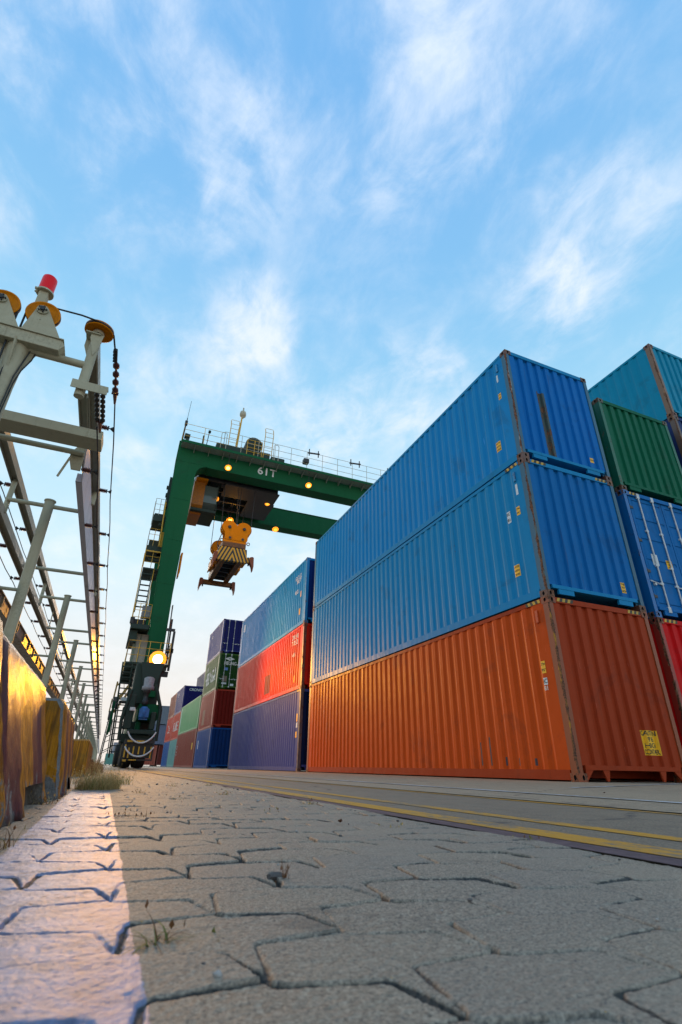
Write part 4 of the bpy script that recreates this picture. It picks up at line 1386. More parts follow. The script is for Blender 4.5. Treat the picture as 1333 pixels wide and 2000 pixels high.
# cable over the pulleys
wire('black cable running from the upright amber pulley over to the flat one', [(P2[0] - 0.112, P2[1], 2.30), (P2[0] - 0.112, P2[1], 3.2), (P2[0] - 0.10, P2[1], 3.265), (P2[0] - 0.06, P2[1], 3.31), (P2[0], P2[1], 3.327), (P2[0] + 0.06, P2[1] - 0.005, 3.322),
      (-0.80, P3[1] - 0.10, 3.285), (P3[0], P3[1] - 0.108, 3.265), (P3[0] + 0.075, P3[1] - 0.075, 3.265), (P3[0] + 0.108, P3[1], 3.265), (-0.54, 3.78, 3.265)], 0.0075, 6, 'pulley_cable', 'cables of the end frame', 'cable')
wire('black cable hanging from the cut off amber pulley down the post', [(P1[0] + 0.112, P1[1], 3.2), (P1[0] + 0.112, P1[1], 2.95), (-1.20, TY - 0.09, 2.5), (-1.23, TY - 0.1, 1.2)], 0.0075, 6, 'pulley_cable', 'cables of the end frame', 'cable')
wire('pair of slack thin cables looping under the cross pipe of the end frame', [(-1.03, TY - 0.01, 2.87), (-1.035, TY - 0.02, 2.80), (-1.07, TY - 0.03, 2.68), (-1.085, TY - 0.04, 2.55), (-1.09, TY - 0.05, 2.3), (-1.09, TY - 0.05, 1.2)], 0.005, 5, 'slack_cable', 'cables of the end frame', 'cable')
wire('slack thin cable close to the thick end post', [(-1.06, TY - 0.03, 2.87), (-1.075, TY - 0.03, 2.78), (-1.095, TY - 0.05, 2.6), (-1.1, TY - 0.06, 2.3)], 0.005, 5, 'slack_cable', 'cables of the end frame', 'cable')
# tension insulator strings
def tension(label, x, z, y0, y1, n, r, mat, dbl):
    tt = thing('insulator_string', (x, y0, z), label, 'insulator', 'tension insulators at the end of the wires')
    for dx in dbl:
        mb = MB()
        prof = [(0.008, 0)]
        for k in range(n):
            a = (y1 - y0) * (k + 0.15) / n
            w = (y1 - y0) / n
            prof += [(0.010, a), (r, a + w * 0.25), (r, a + w * 0.5), (0.010, a + w * 0.7)]
        prof += [(0.006, y1 - y0)]
        mb.lathe(prof, (x + dx, y0, z), 'y', 10)
        mb.build('insulator', mat, tt)
    mb = MB()
    mb.tube((x, y1 - 0.01, z), (x, y1 + 0.16, z), 0.022, 8, 0.010)
    mb.box(x - 0.03, x + 0.03, y1 - 0.012, y1, z - 0.014, z + 0.014)
    mb.build('wire_clamp', MAT['insul'], tt)
    return tt
tension('double string of dark discs under the angle bar of the end frame', -0.545, 2.70, 3.58, 3.98, 6, 0.019, MAT['darksteel'], (-0.022, 0.022))
tension('brown insulator string hanging on the cable past the flat pulley', -0.532, 3.265, 3.85, 4.32, 4, 0.028, MAT['insul'], (0.0,))
mb = MB()
for k in range(4):
    mb.box(-0.56, -0.532, 3.72 + 0.04 * k, 3.735 + 0.04 * k, 3.25, 3.285)
mb.tube((-0.536, 3.70, 3.265), (-0.536, 3.86, 3.265), 0.012, 8)
tag(mb.build('cable_clamp', MAT['darksteel'], None, origin=(-0.54, 3.78, 3.265)), 'dark toothed cable clamp right below the flat pulley', 'clamp')

# red beacon on the end post
bc = thing('warning_beacon', (-1.145, 3.62, 3.0), 'red cylindrical beacon on a square pale stem above the amber pulley', 'warning light')
mb = MB()
mb.bevbox(-1.178, -1.112, 3.587, 3.653, 2.99, 3.555, 0.004)
mb.box(-1.181, -1.109, 3.584, 3.656, 3.40, 3.408)
mb.build('stem', CRM, bc)
mb = MB()
mb.lathe([(0.066, 3.555), (0.066, 3.570), (0.052, 3.570), (0.052, 3.580)], (-1.145, 3.62, 0), 'z', 24)
mb.tube((-1.215, 3.60, 3.575), (-1.19, 3.60, 3.575), 0.012, 8)
mb.tube((-1.205, 3.60, 3.535), (-1.19, 3.60, 3.575), 0.008, 8)
mb.build('base_plate', CRM, bc)
m, nt, b = new_mat('red_lens')
b.inputs['Base Color'].default_value = (0.62, 0.003, 0.010, 1)
b.inputs['Roughness'].default_value = 0.35
b.inputs['Specular IOR Level'].default_value = 0.25
b.inputs['Emission Color'].default_value = (1.0, 0.0, 0.01, 1)
b.inputs['Emission Strength'].default_value = 0.10
mb = MB()
prof = [(0.056, 3.58)]
for k in range(7):
    prof += [(0.056, 3.585 + k * 0.020), (0.0545, 3.595 + k * 0.020)]
prof += [(0.054, 3.728), (0.046, 3.738)]
mb.lathe(prof, (-1.145, 3.62, 0), 'z', 28)
mb.build('lens', m, bc)

# ------------------------------------------------------------------ gantry crane on rubber tyres
GRN, DKG, GRY, YEL, PAL, AMB = MAT['crane_green'], MAT['crane_dark'], MAT['crane_grey'], MAT['crane_yel'], MAT['crane_pale'], MAT['gold']
crane = thing('gantry_crane', (1.6, 30.0, 0), 'tall dark green gantry crane on rubber tyres with 61T painted on its beam', 'crane')
YN, YF = 30.0, 36.9

def cpart(fn, name, mat, parent=None):
    mb = MB()
    fn(mb)
    return mb.build(name, mat, parent or crane, origin=WORLD_O[crane.name])

def leg_poly(x_sgn):
    pts = [(1.27, 2.6), (2.06, 2.6), (2.06, 6.4), (2.03, 9.0), (2.12, 14.0), (2.16, 16.9)]
    for k in range(7):
        a = math.pi - (math.pi / 2) * k / 6
        pts.append((2.86 + 0.70 * math.cos(a), 17.20 + 0.70 * math.sin(a)))
    pts += [(2.86, 19.5), (0.87, 19.5), (0.84, 17.9), (0.96, 13.2), (1.08, 10.0), (1.13, 7.7), (1.24, 6.3)]
    return pts if x_sgn > 0 else [(26.1 - x, z) for x, z in pts]
for sgn in (1, -1):
    for y0 in (YN, YF):
        def f(mb):
            mb.prism(leg_poly(sgn), 'y', y0, y0 + 1.0)
            # flange lip down the outer edge
            pl = leg_poly(sgn)
            o_ = [pl[-1 - i] for i in range(6)]
            for (xa, za), (xb, zb) in zip(o_, o_[1:]):
                mb.tube((xa - 0.02 * sgn, y0 + 0.04, za), (xb - 0.02 * sgn, y0 + 0.04, zb), 0.035, 6)
        cpart(f, 'leg', GRN)
for y0 in (YN, YF):
    cpart(lambda mb: (mb.box(2.863, 23.237, y0, y0 + 1.0, 17.9, 19.5), mb.box(2.863, 23.237, y0 - 0.05, y0 + 1.05, 19.503, 19.55),
                      mb.box(2.863, 23.237, y0 - 0.03, y0 + 1.03, 17.86, 17.897)), 'main_beam', GRN)
# plate seams and stiffeners
def f(mb):
    mb.box(0.86, 2.84, YN - 0.012, YN - 0.002, 17.96, 17.99)
    for z in (15.2, 12.4, 9.6):
        mb.box(1.10, 2.04, YN - 0.010, YN - 0.002, z, z + 0.025)
    for x in (5.2, 9.0, 12.8, 16.6, 20.4):
        mb.box(x, x + 0.025, YN - 0.062, YN - 0.052, 17.92, 19.48) if False else mb.box(x, x + 0.025, YN - 0.010, YN - 0.002, 17.92, 19.49)
cpart(f, 'weld_seam', GRN)
# travelling rails on the beams
for y0 in (YN, YF):
    cpart(lambda mb: mb.box(1.0, 25.0, y0 + 0.46, y0 + 0.54, 19.553, 19.70), 'crane_rail', MAT['darksteel'])
for x0 in (1.15, 24.05):
    cpart(lambda mb: mb.bevbox(x0, x0 + 0.9, 26.3, 41.6, 1.95, 2.65, 0.04), 'sill_beam', GRN)

# 61T on the beam
me = text_mesh("61T", 1.0, 1.12, 1.05)
xs = [v.co.x for v in me.vertices]; zs = [v.co.y for v in me.vertices]
for v in me.vertices:
    v.co = Vector((6.90 + v.co.x * 1.36 / (max(xs) - min(xs)), YN - 0.006, 18.57 + (v.co.y - (max(zs) + min(zs)) / 2) * 0.60 / (max(zs) - min(zs)))) - WORLD_O[crane.name]
me.materials.clear()
me.materials.append(W)
ob = bpy.data.objects.new('lettering', me)
COL.objects.link(ob)
ob.parent = crane

# walkway along the near beam
def f(mb):
    x = 0.95
    while x < 25:
        mb.box(x, x + 0.80, 29.25, 29.97, 18.99, 19.05)
        mb.box(x + 0.80, x + 0.95, 29.30, 29.97, 19.00, 19.04)
        mb.prism([(29.97, 18.98), (29.30, 18.98), (29.97, 18.72)], 'x', x + 0.85, x + 0.89)
        x += 0.95
cpart(f, 'walkway', GRY)
cpart(lambda mb: mb.box(0.9, 25.0, 29.225, 29.247, 18.98, 19.16), 'toe_board', GRN)
def handrail(x0, x1, y, z0, z1, step=1.1, r=0.018, mids=2, y1=None):
    def f(mb):
        n = max(1, round((x1 - x0) / step)) if y1 is None else max(1, round(abs(y1 - y) / step))
        for k in range(n + 1):
            t_ = k / n
            xx, yy = x0 + (x1 - x0) * t_, y + ((y1 - y) * t_ if y1 is not None else 0)
            mb.tube((xx, yy, z0), (xx, yy, z1), r, 5)
        for q in range(mids + 1):
            z = z0 + (z1 - z0) * (q + 1) / (mids + 1)
            mb.tube((x0, y, z), (x1, y1 if y1 is not None else y, z), r * 0.85, 5)
    return f
cpart(handrail(0.95, 3.6, 29.28, 19.05, 20.45), 'handrail', YEL)
cpart(handrail(3.6, 25.0, 29.28, 19.05, 20.55, 1.2), 'handrail', PAL)
cpart(handrail(0.95, 0.95, 29.28, 19.05, 20.45, 1.2, y1=31.0), 'handrail', YEL)
# things on top of the beam
def mast(mb):
    mb.tube((4.62, 30.4, 19.5), (4.76, 30.4, 22.9), 0.055, 8)
    mb.tube((4.52, 30.4, 19.5), (4.66, 30.4, 22.0), 0.03, 6)
    for k in range(7):
        z = 19.9 + 0.3 * k
        mb.tube((4.64 + 0.04 * k / 3, 30.4, z), (4.52 + 0.04 * k / 3, 30.4, z + 0.1), 0.015, 5)
cpart(mast, 'camera_mast', YEL)
cpart(lambda mb: (mb.lathe([(0.07, 22.85), (0.10, 22.95), (0.21, 23.02), (0.24, 23.2), (0.20, 23.4), (0.08, 23.5), (0.05, 23.55), (0.05, 23.78)], (4.80, 30.4, 0), 'z', 14)), 'camera', PAL)
cpart(lambda mb: (mb.tube((0.98, 30.3, 19.5), (1.05, 30.3, 21.6), 0.035, 6), mb.tube((1.05, 30.3, 21.6), (1.10, 30.3, 23.1), 0.014, 5), mb.bevbox(0.94, 1.12, 30.2, 30.4, 21.0, 21.35, 0.02)), 'antenna', MAT['darksteel'])
cpart(lambda mb: (mb.tube((1.25, 29.6, 19.1), (1.25, 29.6, 19.5), 0.10, 8), mb.tube((1.05, 29.7, 19.75), (1.4, 29.7, 19.72), 0.2, 12)), 'cable_reel', DKG)
for x0 in (4.00, 6.53):
    def f(mb):
        for x in (x0, x0 + 0.60):
            mb.path([(x, 30.2, 19.1), (x + 0.02, 30.2, 20.6), (x + 0.05, 30.2, 21.9), (x + 0.03, 30.3, 22.35)], 0.028, 6)
        for z in (19.4, 19.75, 20.1, 20.45, 20.8, 21.2, 21.6, 22.0, 22.35):
            mb.tube((x0 + 0.02, 30.2, z), (x0 + 0.62, 30.2, z), 0.016, 5)
    cpart(f, 'ladder', YEL)
cpart(lambda mb: (mb.tube((5.95, 30.8, 21.1), (5.95, 33.4, 21.1), 0.62, 20), mb.box(5.0, 7.2, 30.9, 33.4, 19.75, 20.7)), 'hoist_drum', DKG)
def f(mb):
    for x in (5.42, 5.95, 6.5):
        mb.tube((x, 30.6, 19.6), (x, 30.6, 21.3), 0.03, 6)
    for z in (20.3, 20.65, 21.0, 21.3):
        mb.tube((5.42, 30.6, z), (6.5, 30.6, z), 0.022, 6)
cpart(f, 'drum_guard', YEL)
def f(mb):
    for x in (3.6, 7.3):
        mb.path([(x - 0.18, 29.5, 19.1), (x - 0.18, 29.5, 20.5), (x - 0.12, 29.5, 20.62), (x + 0.12, 29.5, 20.62), (x + 0.18, 29.5, 20.5), (x + 0.18, 29.5, 19.1)], 0.022, 6)
cpart(f, 'hoop', PAL)
def f(mb):
    mb.bevbox(3.2, 5.0, 29.9, 30.9, 19.55, 20.0, 0.04)
cpart(f, 'winch_box', DKG)
cpart(lambda mb: mb.bevbox(7.1, 8.1, 30.0, 30.9, 19.55, 19.95, 0.04), 'winch_box', DKG)
cpart(lambda mb: mb.tube((2.3, 30.0, 19.5), (2.3, 30.0, 20.3), 0.06, 8), 'vent_pipe', DKG)
cpart(lambda mb: (mb.tube((2.55, 30.0, 19.5), (2.62, 30.0, 20.7), 0.03, 6), mb.bevbox(2.55, 2.72, 29.9, 30.1, 20.65, 20.8, 0.02)), 'weather_vane', DKG)
for x in (9.6, 12.9, 16.0):
    cpart(lambda mb: (mb.tube((x, 29.3, 20.5), (x + 0.9, 29.3, 20.6), 0.06, 6), mb.tube((x + 0.1, 29.3, 20.3), (x + 0.1, 29.3, 20.85), 0.04, 6), mb.tube((x + 0.8, 29.3, 20.3), (x + 0.8, 29.3, 20.85), 0.04, 6)), 'wind_gauge', MAT['darksteel'])
cpart(lambda mb: mb.bevbox(9.3, 9.7, 29.2, 29.6, 19.6, 19.95, 0.03), 'signal_box', MAT['darksteel'])

# trolley between the beams with the operator's cab below it
trolley = cpart(lambda mb: (mb.box(2.5, 8.2, 31.08, 36.82, 18.55, 19.4)), 'trolley', DKG)
def f(mb):
    for x in (2.6, 3.6, 4.6, 5.6, 6.6, 7.6, 8.1):
        mb.box(x - 0.10, x + 0.10, 31.08, 36.82, 18.1, 18.548)
    for y in (31.6, 33.0, 34.4, 35.8):
        mb.box(2.5, 8.2, y - 0.08, y + 0.08, 17.85, 18.097)
    mb.box(4.4, 8.3, 31.4, 33.2, 17.70, 17.78)
    mb.box(6.4, 8.4, 33.2, 36.0, 17.72, 17.80)
    mb.tube((4.2, 32, 17.9), (7.8, 32, 17.9), 0.16, 10)
cpart(f, 'trolley_frame', MAT['darksteel'], trolley)
cab = cpart(lambda mb: (mb.prism([(31.9, 17.75), (31.9, 16.0), (32.4, 15.5), (34.4, 15.5), (34.4, 17.75)], 'x', 2.35, 3.1)), 'operator_cab', plain('amber_cab_paint', S(206, 124, 20, 0.7), 0.5))
gl = new_mat('cab_glass')
gl[2].inputs['Base Color'].default_value = (0.10, 0.13, 0.12, 1)
gl[2].inputs['Roughness'].default_value = 0.08
cpart(lambda mb: (mb.prism([(31.95, 17.6), (31.95, 16.3), (32.6, 15.8), (34.2, 15.8), (34.2, 17.6)], 'x', 3.104, 3.98)), 'window', gl[0], cab)
cpart(lambda mb: [mb.box(3.99, 4.05, y, y + 0.06, 15.85, 17.75) for y in (31.95, 33.2, 34.2)] and mb.box(2.35, 4.05, 31.95, 34.3, 15.60, 15.78), 'cab_frame', DKG, cab)
cpart(handrail(2.62, 3.05, 31.6, 17.76, 19.35, 0.4), 'handrail', YEL, cab)
cpart(lambda mb: mb.box(2.4, 3.2, 31.5, 32.2, 17.76, 17.90), 'cab_landing', AMB, cab)
cpart(lambda mb: (mb.tube((2.6, 33.4, 16.2), (3.68, 33.5, 15.86), 0.03, 6), mb.tube((2.6, 33.4, 15.7), (3.5, 33.5, 15.86), 0.022, 6)), 'lamp_bracket', MAT['darksteel'])

# floodlights
def flood(x, y, z, r, mat, aim=(0, -0.6, -0.8), pole=None, power=0):
    a = Vector(aim).normalized()
    def f(mb):
        mb.tube(Vector((x, y, z)) - a * 0.28, Vector((x, y, z)) - a * 0.02, r * 0.55, 12, r * 1.28)
        if pole:
            mb.tube((x, y, z + 0.2), (x, y, pole), 0.022, 6)
    fl = cpart(f, 'floodlight', MAT['darksteel'])
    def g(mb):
        # domed lens, its outer rings glowing as the lamp's halo
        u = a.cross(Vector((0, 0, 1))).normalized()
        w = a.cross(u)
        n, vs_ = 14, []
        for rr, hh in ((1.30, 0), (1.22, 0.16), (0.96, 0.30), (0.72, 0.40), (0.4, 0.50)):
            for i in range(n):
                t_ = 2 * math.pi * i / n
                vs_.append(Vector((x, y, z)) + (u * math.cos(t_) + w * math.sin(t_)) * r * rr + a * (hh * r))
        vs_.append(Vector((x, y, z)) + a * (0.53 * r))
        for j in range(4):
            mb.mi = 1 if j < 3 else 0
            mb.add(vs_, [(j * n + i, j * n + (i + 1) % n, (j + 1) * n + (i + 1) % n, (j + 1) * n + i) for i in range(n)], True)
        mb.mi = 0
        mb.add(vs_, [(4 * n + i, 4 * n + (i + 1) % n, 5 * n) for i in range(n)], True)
    cpart(g, 'lens', [mat, MAT['lamp_halo']], fl)
    if power:
        ld = bpy.data.lights.new('floodlight_beam', 'SPOT')
        ld.energy = power
        ld.color = (1.0, 0.42, 0.03)
        ld.spot_size = R(172)
        ld.spot_blend = 1.0
        ld.shadow_soft_size = r
        lo = bpy.data.objects.new('floodlight_beam', ld)
        COL.objects.link(lo)
        lo.location = Vector((x, y, z)) + a * 0.30
        lo.rotation_euler = (-a).to_track_quat('Z', 'Y').to_euler()
    return fl
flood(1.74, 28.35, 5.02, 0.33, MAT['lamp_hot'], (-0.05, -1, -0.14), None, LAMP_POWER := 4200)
GL = MAT['lamp_glow']
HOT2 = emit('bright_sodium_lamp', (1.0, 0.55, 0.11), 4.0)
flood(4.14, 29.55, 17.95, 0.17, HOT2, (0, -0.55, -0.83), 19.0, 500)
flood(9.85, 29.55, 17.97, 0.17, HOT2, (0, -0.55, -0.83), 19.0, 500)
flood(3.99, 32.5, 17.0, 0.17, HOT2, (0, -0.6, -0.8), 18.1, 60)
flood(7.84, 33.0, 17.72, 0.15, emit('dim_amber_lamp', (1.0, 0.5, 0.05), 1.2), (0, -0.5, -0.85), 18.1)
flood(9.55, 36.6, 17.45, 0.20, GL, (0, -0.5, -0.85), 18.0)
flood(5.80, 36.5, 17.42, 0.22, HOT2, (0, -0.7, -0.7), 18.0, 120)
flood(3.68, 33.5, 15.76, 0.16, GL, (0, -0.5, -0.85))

# ---- lower works on the lane side
def f(mb):
    # big platform round the foot of the leg
    mb.box(0.22, 2.32, 28.7, 29.95, 4.76, 4.86)
    mb.box(0.22, 1.0, 29.953, 36.5, 4.76, 4.86)
    for y in (28.8, 29.4, 31, 33, 35):
        mb.box(0.25, 2.28 if y < 30 else 0.98, y, y + 0.08, 4.55, 4.757)
cpart(f, 'platform', DKG)
cpart(handrail(0.22, 2.32, 28.72, 4.86, 5.95, 0.5), 'handrail', YEL)
cpart(handrail(0.22, 0.22, 28.72, 4.86, 5.95, 1.0, y1=36.5), 'handrail', YEL)
cpart(handrail(2.30, 2.30, 28.72, 4.86, 5.95, 0.6, y1=29.95), 'handrail', YEL)
def f(mb):
    mb.box(1.95, 2.42, 29.0, 29.12, 6.68, 6.82)
    mb.box(2.34, 2.46, 29.0, 29.12, 4.6, 6.68)
    mb.tube((2.15, 29.3, 5.0), (2.10, 29.3, 8.2), 0.035, 6)
    mb.tube((2.24, 29.3, 5.0), (2.20, 29.3, 7.4), 0.05, 6)
    mb.box(2.15, 2.5, 29.0, 29.3, 5.55, 5.75)
    mb.box(2.0, 2.42, 29.0, 29.3, 4.3, 4.55)
cpart(f, 'pipe_frame', MAT['darksteel'])
cpart(lambda mb: (mb.tube((2.16, 29.5, 6.9), (2.10, 29.5, 8.2), 0.035, 6), mb.tube((2.16, 30.4, 10.4), (2.22, 30.4, 11.8), 0.05, 6)), 'conduit', AMB)
cpart(lambda mb: (mb.box(2.14, 2.24, 30.2, 30.8, 10.5, 11.7), mb.box(2.13, 2.20, 30.2, 30.7, 10.2, 10.5)), 'cable_box', AMB)
house = cpart(lambda mb: (mb.bevbox(0.48, 1.22, 30.9, 36.0, 4.87, 6.78, 0.03)), 'machinery_house', plain('pale_house_paint', S(214, 200, 184, 0.75), 0.5, 0, 0.15))
cpart(lambda mb: (mb.box(0.44, 0.60, 30.86, 30.9, 4.9, 6.7), mb.box(0.76, 0.84, 30.86, 30.9, 4.9, 6.7)), 'corner_trim', GRY, house)
cpart(lambda mb: (mb.bevbox(0.12, 1.12, 30.1, 36.2, 6.86, 7.14, 0.03), mb.box(0.12, 0.55, 30.4, 32.0, 6.2, 6.85)), 'platform', DKG)
cpart(lambda mb: [mb.tube((0.14 + 0.02 * k, 30.2, 7.14 + 0.0 * k), (0.14 + 0.02 * k, 30.2, 7.5), 0.10, 8) for k in range(3)] and mb.bevbox(0.15, 0.9, 30.5, 34, 7.14, 7.5, 0.03), 'generator', MAT['darksteel'])
cpart(handrail(0.14, 1.05, 30.12, 7.14, 8.3, 0.3), 'handrail', YEL)
cpart(lambda mb: mb.bevbox(0.56, 1.10, 30.3, 30.9, 7.60, 8.26, 0.02), 'switch_cabinet', plain('grey_cabinet', S(150, 154, 156, 0.7), 0.45))

def ladder(x0, x1, y, z0, z1, step, name, mat, dx=0.0, cage=False, treads=True):
    h = z1 - z0
    def f(mb):
        for x in (x0, x1):
            mb.box(x - 0.03, x + 0.03, y - 0.07, y + 0.07, z0, z1) if not dx else mb.tube((x + dx, y, z0), (x, y, z1), 0.045, 6)
        n = int(h / step)
        for k in range(1, n + 1):
            z = z0 + step * k
            off = dx * (1 - step * k / h)
            if treads:
                mb.box(x0 + off, x1 + off, y - 0.08, y + 0.10, z - 0.018, z + 0.018)
            else:
                mb.tube((x0 + off, y, z), (x1 + off, y, z), 0.018, 5)
    return cpart(f, name, mat)
ladder(0.18, 0.72, 31.0, 8.0, 10.66, 0.33, 'stair', DKG)
cpart(lambda mb: (mb.tube((0.12, 30.9, 7.2), (0.10, 30.9, 11.6), 0.03, 6), mb.tube((0.78, 30.9, 7.8), (0.80, 30.9, 10.7), 0.03, 6)), 'handrail', YEL)
cpart(lambda mb: (mb.box(0.15, 1.05, 30.9, 33.0, 10.62, 10.72), mb.box(0.2, 0.95, 30.9, 31.0, 10.3, 10.36), mb.box(0.35, 1.0, 31.0, 31.1, 11.25, 11.35)), 'platform', DKG)
cpart(lambda mb: (handrail(0.14, 1.0, 30.85, 10.72, 11.78, 0.42)(mb), mb.box(0.10, 1.05, 30.8, 30.86, 11.72, 11.80)), 'handrail', YEL)
cpart(lambda mb: (mb.box(0.13, 1.05, 30.9, 33.0, 11.80, 12.15), mb.bevbox(0.2, 0.8, 31.5, 33, 12.3, 12.75, 0.03)), 'platform', DKG)
cpart(lambda mb: (handrail(0.12, 0.78, 30.95, 12.15, 13.3, 0.3)(mb), handrail(0.12, 0.12, 30.95, 12.15, 13.3, 0.7, y1=33)(mb)), 'handrail', YEL)
cpart(lambda mb: (mb.box(0.14, 0.90, 30.9, 32.6, 13.85, 14.25), mb.box(0.55, 0.7, 31.0, 31.3, 13.6, 13.85), mb.bevbox(0.20, 0.75, 31.2, 32.4, 14.25, 14.5, 0.02)), 'platform', DKG)
cpart(lambda mb: (handrail(0.14, 0.74, 30.95, 14.25, 15.42, 0.3)(mb), handrail(0.12, 0.12, 30.95, 14.25, 15.2, 0.6, y1=32.6)(mb)), 'handrail', PAL)
cpart(lambda mb: (mb.tube((0.82, 30.6, 12.1), (0.72, 30.6, 15.1), 0.05, 6), mb.box(0.78, 1.0, 31.0, 31.6, 11.8, 13.2)), 'stair_stringer', YEL)
cpart(lambda mb: (mb.box(0.70, 0.88, 31.05, 31.5, 15.0, 17.2), mb.box(0.62, 0.70, 31.1, 31.4, 15.8, 16.0), mb.box(0.60, 0.70, 31.1, 31.4, 16.4, 16.55)), 'cable_chute', DKG)
# lower ladder down to the lane
ladder(0.12, 0.58, 28.6, 0.42, 4.80, 0.26, 'stair', DKG, dx=0.22)
cpart(lambda mb: (mb.tube((0.14, 28.4, 1.5), (0.12, 28.6, 2.9), 0.03, 6), mb.tube((0.06, 28.5, 1.4), (0.10, 28.5, 2.9), 0.06, 6)), 'handrail', MAT['crane_green'])
def f(mb):
    for k in range(9):
        z = 2.9 + 0.22 * k
        mb.box(0.62, 0.95, 29.0, 29.6, z - 0.05, z + 0.03)
    mb.bevbox(0.55, 1.0, 29.2, 30.0, 2.2, 2.75, 0.03)
    mb.box(0.3, 0.85, 28.6, 29.0, 2.86, 2.96)
cpart(f, 'cable_rack', MAT['darksteel'])
# drive unit at the near end of the sill
def f(mb):
    yb = 25.95
    for pl in ([(0.72, 3.2), (0.52, 1.95), (0.57, 1.10)], [(1.72, 3.5), (2.10, 2.44), (2.12, 1.10)]):
        for (xa, za), (xb, zb) in zip(pl, pl[1:]):
            mb.tube((xa, yb + 0.1, za), (xb, yb + 0.1, zb), 0.085, 6)
    mb.bevbox(0.84, 2.02, yb, yb + 0.3, 1.36, 1.54, 0.02)
    mb.bevbox(0.62, 0.98, yb + 0.1, yb + 0.5, 1.55, 3.0, 0.03)
    mb.bevbox(1.72, 1.96, yb + 0.1, yb + 0.5, 1.55, 2.3, 0.03)
    mb.bevbox(0.62, 2.05, yb + 0.3, yb + 2.2, 1.0, 1.36, 0.04)
    mb.bevbox(0.75, 1.95, yb + 0.9, yb + 3.4, 2.66, 4.55, 0.05)
    mb.bevbox(0.90, 1.85, yb + 1.2, yb + 3.0, 1.36, 1.94, 0.05)
    mb.prism([(0.95, 4.55), (2.0, 4.55), (1.7, 3.3), (1.2, 3.3)], 'y', yb + 0.7, yb + 0.86)
cpart(f, 'drive_frame', DKG)
cpart(lambda mb: (mb.lathe([(0.15, 1.98), (0.20, 2.0), (0.20, 2.40), (0.15, 2.44), (0.12, 2.50)], (1.40, 25.98, 0), 'z', 16), mb.box(1.19, 1.61, 25.8, 25.86, 2.05, 2.4), mb.box(1.22, 1.58, 25.82, 26.1, 1.94, 1.98)), 'drive_motor', plain('motor_blue', S(46, 110, 180, 0.8), 0.45))
cpart(lambda mb: (mb.lathe([(0.24, 3.26), (0.27, 3.28), (0.27, 3.44), (0.22, 3.46), (0.24, 3.80), (0.14, 3.86)], (1.42, 26.5, 0), 'z', 16)), 'fan_housing', plain('grey_fan_paint', S(176, 168, 168, 0.7), 0.5))
cpart(lambda mb: (mb.lathe([(0.10, 2.6), (0.13, 2.62), (0.13, 2.8), (0.09, 2.82), (0.11, 3.1), (0.16, 3.12), (0.16, 3.24)], (1.38, 26.2, 0), 'z', 12)), 'gearbox', MAT['darksteel'])
cpart(lambda mb: mb.bevbox(1.40, 1.80, 26.2, 26.6, 2.95, 3.22, 0.02), 'valve_box', GRN)
cpart(lambda mb: (mb.box(0.78, 1.0, 25.82, 25.9, 2.30, 2.44)), 'notice_plate', W)
cpart(lambda mb: (mb.box(0.36, 0.72, 28.0, 28.3, 2.9, 3.06)), 'notice_plate', W)
def hose(z0, sag, x0, x1):
    pts = []
    for k in range(15):
        t_ = k / 14
        pts.append((x0 + (x1 - x0) * t_, 25.62 - 0.10 * math.sin(math.pi * t_), z0 - sag * (1 - (2 * t_ - 1) ** 2) ** 0.8))
    return lambda mb: mb.path(pts, 0.034, 7)
cpart(hose(1.44, 0.45, 0.86, 2.04), 'white_hose', W)
cpart(hose(0.84, 0.38, 0.86, 2.04), 'white_hose', W)
# wheel guard with yellow bars
def f(mb):
    mb.box(0.82, 2.06, 25.70, 25.95, 0.98, 1.14)
    mb.box(0.82, 2.06, 25.70, 25.75, 0.30, 0.36)
    for x in (0.82, 2.0):
        mb.box(x, x + 0.06, 25.70, 25.75, 0.36, 0.98)
    mb.box(0.9, 2.0, 25.80, 25.9, 0.40, 0.978)
cpart(f, 'wheel_guard', MAT['darksteel'])
for x, z0, z1 in ((0.86, 0.42, 0.92), (1.02, 0.40, 0.80), (1.20, 0.55, 0.85), (1.42, 0.55, 0.85), (1.66, 0.55, 0.85), (1.92, 0.40, 0.85)):
    cpart(lambda mb: mb.box(x, x + 0.055, 25.67, 25.698, z0, z1), 'yellow_bar', YEL)
cpart(lambda mb: (mb.box(0.92, 1.15, 25.67, 25.698, 1.02, 1.10), mb.box(1.3, 1.62, 25.67, 25.698, 1.03, 1.09), mb.box(0.86, 1.0, 25.64, 25.698, 0.26, 0.34), mb.box(1.1, 1.4, 25.66, 25.698, 0.30, 0.35)), 'yellow_bar', YEL)
for x0 in (0, 22.9):
    for y in (26.75, 28.35, 39.3, 40.9):
        for xx in (0.95, 1.52):
            wl = cpart(lambda mb: mb.lathe([(0.30, -0.24), (0.58, -0.235), (0.66, -0.19), (0.68, -0.08), (0.68, 0.08), (0.66, 0.19), (0.58, 0.235), (0.30, 0.24)], (x0 + xx + 0.06, y, 0.685), 'x', 28), 'wheel', MAT['rubber'])
            cpart(lambda mb: mb.lathe([(0.10, -0.20), (0.29, -0.16), (0.30, -0.243), (0.30, 0.243), (0.29, 0.16), (0.10, 0.20)], (x0 + xx + 0.06, y, 0.685), 'x', 16), 'rim', YEL, wl)
    for y0 in (26.2, 38.8):
        cpart(lambda mb: (mb.bevbox(x0 + 1.17, x0 + 1.37 + 0.0, y0 + 0.2, y0 + 2.5, 0.95, 1.9, 0.04)), 'bogie', GRN)
# legs stand on the sill through stools
for x0 in (1.2, 24.0):
    for y0 in (YN, YF):
        cpart(lambda mb: mb.bevbox(x0, x0 + 0.92, y0 - 0.1, y0 + 1.1, 2.655, 2.95, 0.02), 'leg_foot', GRN)

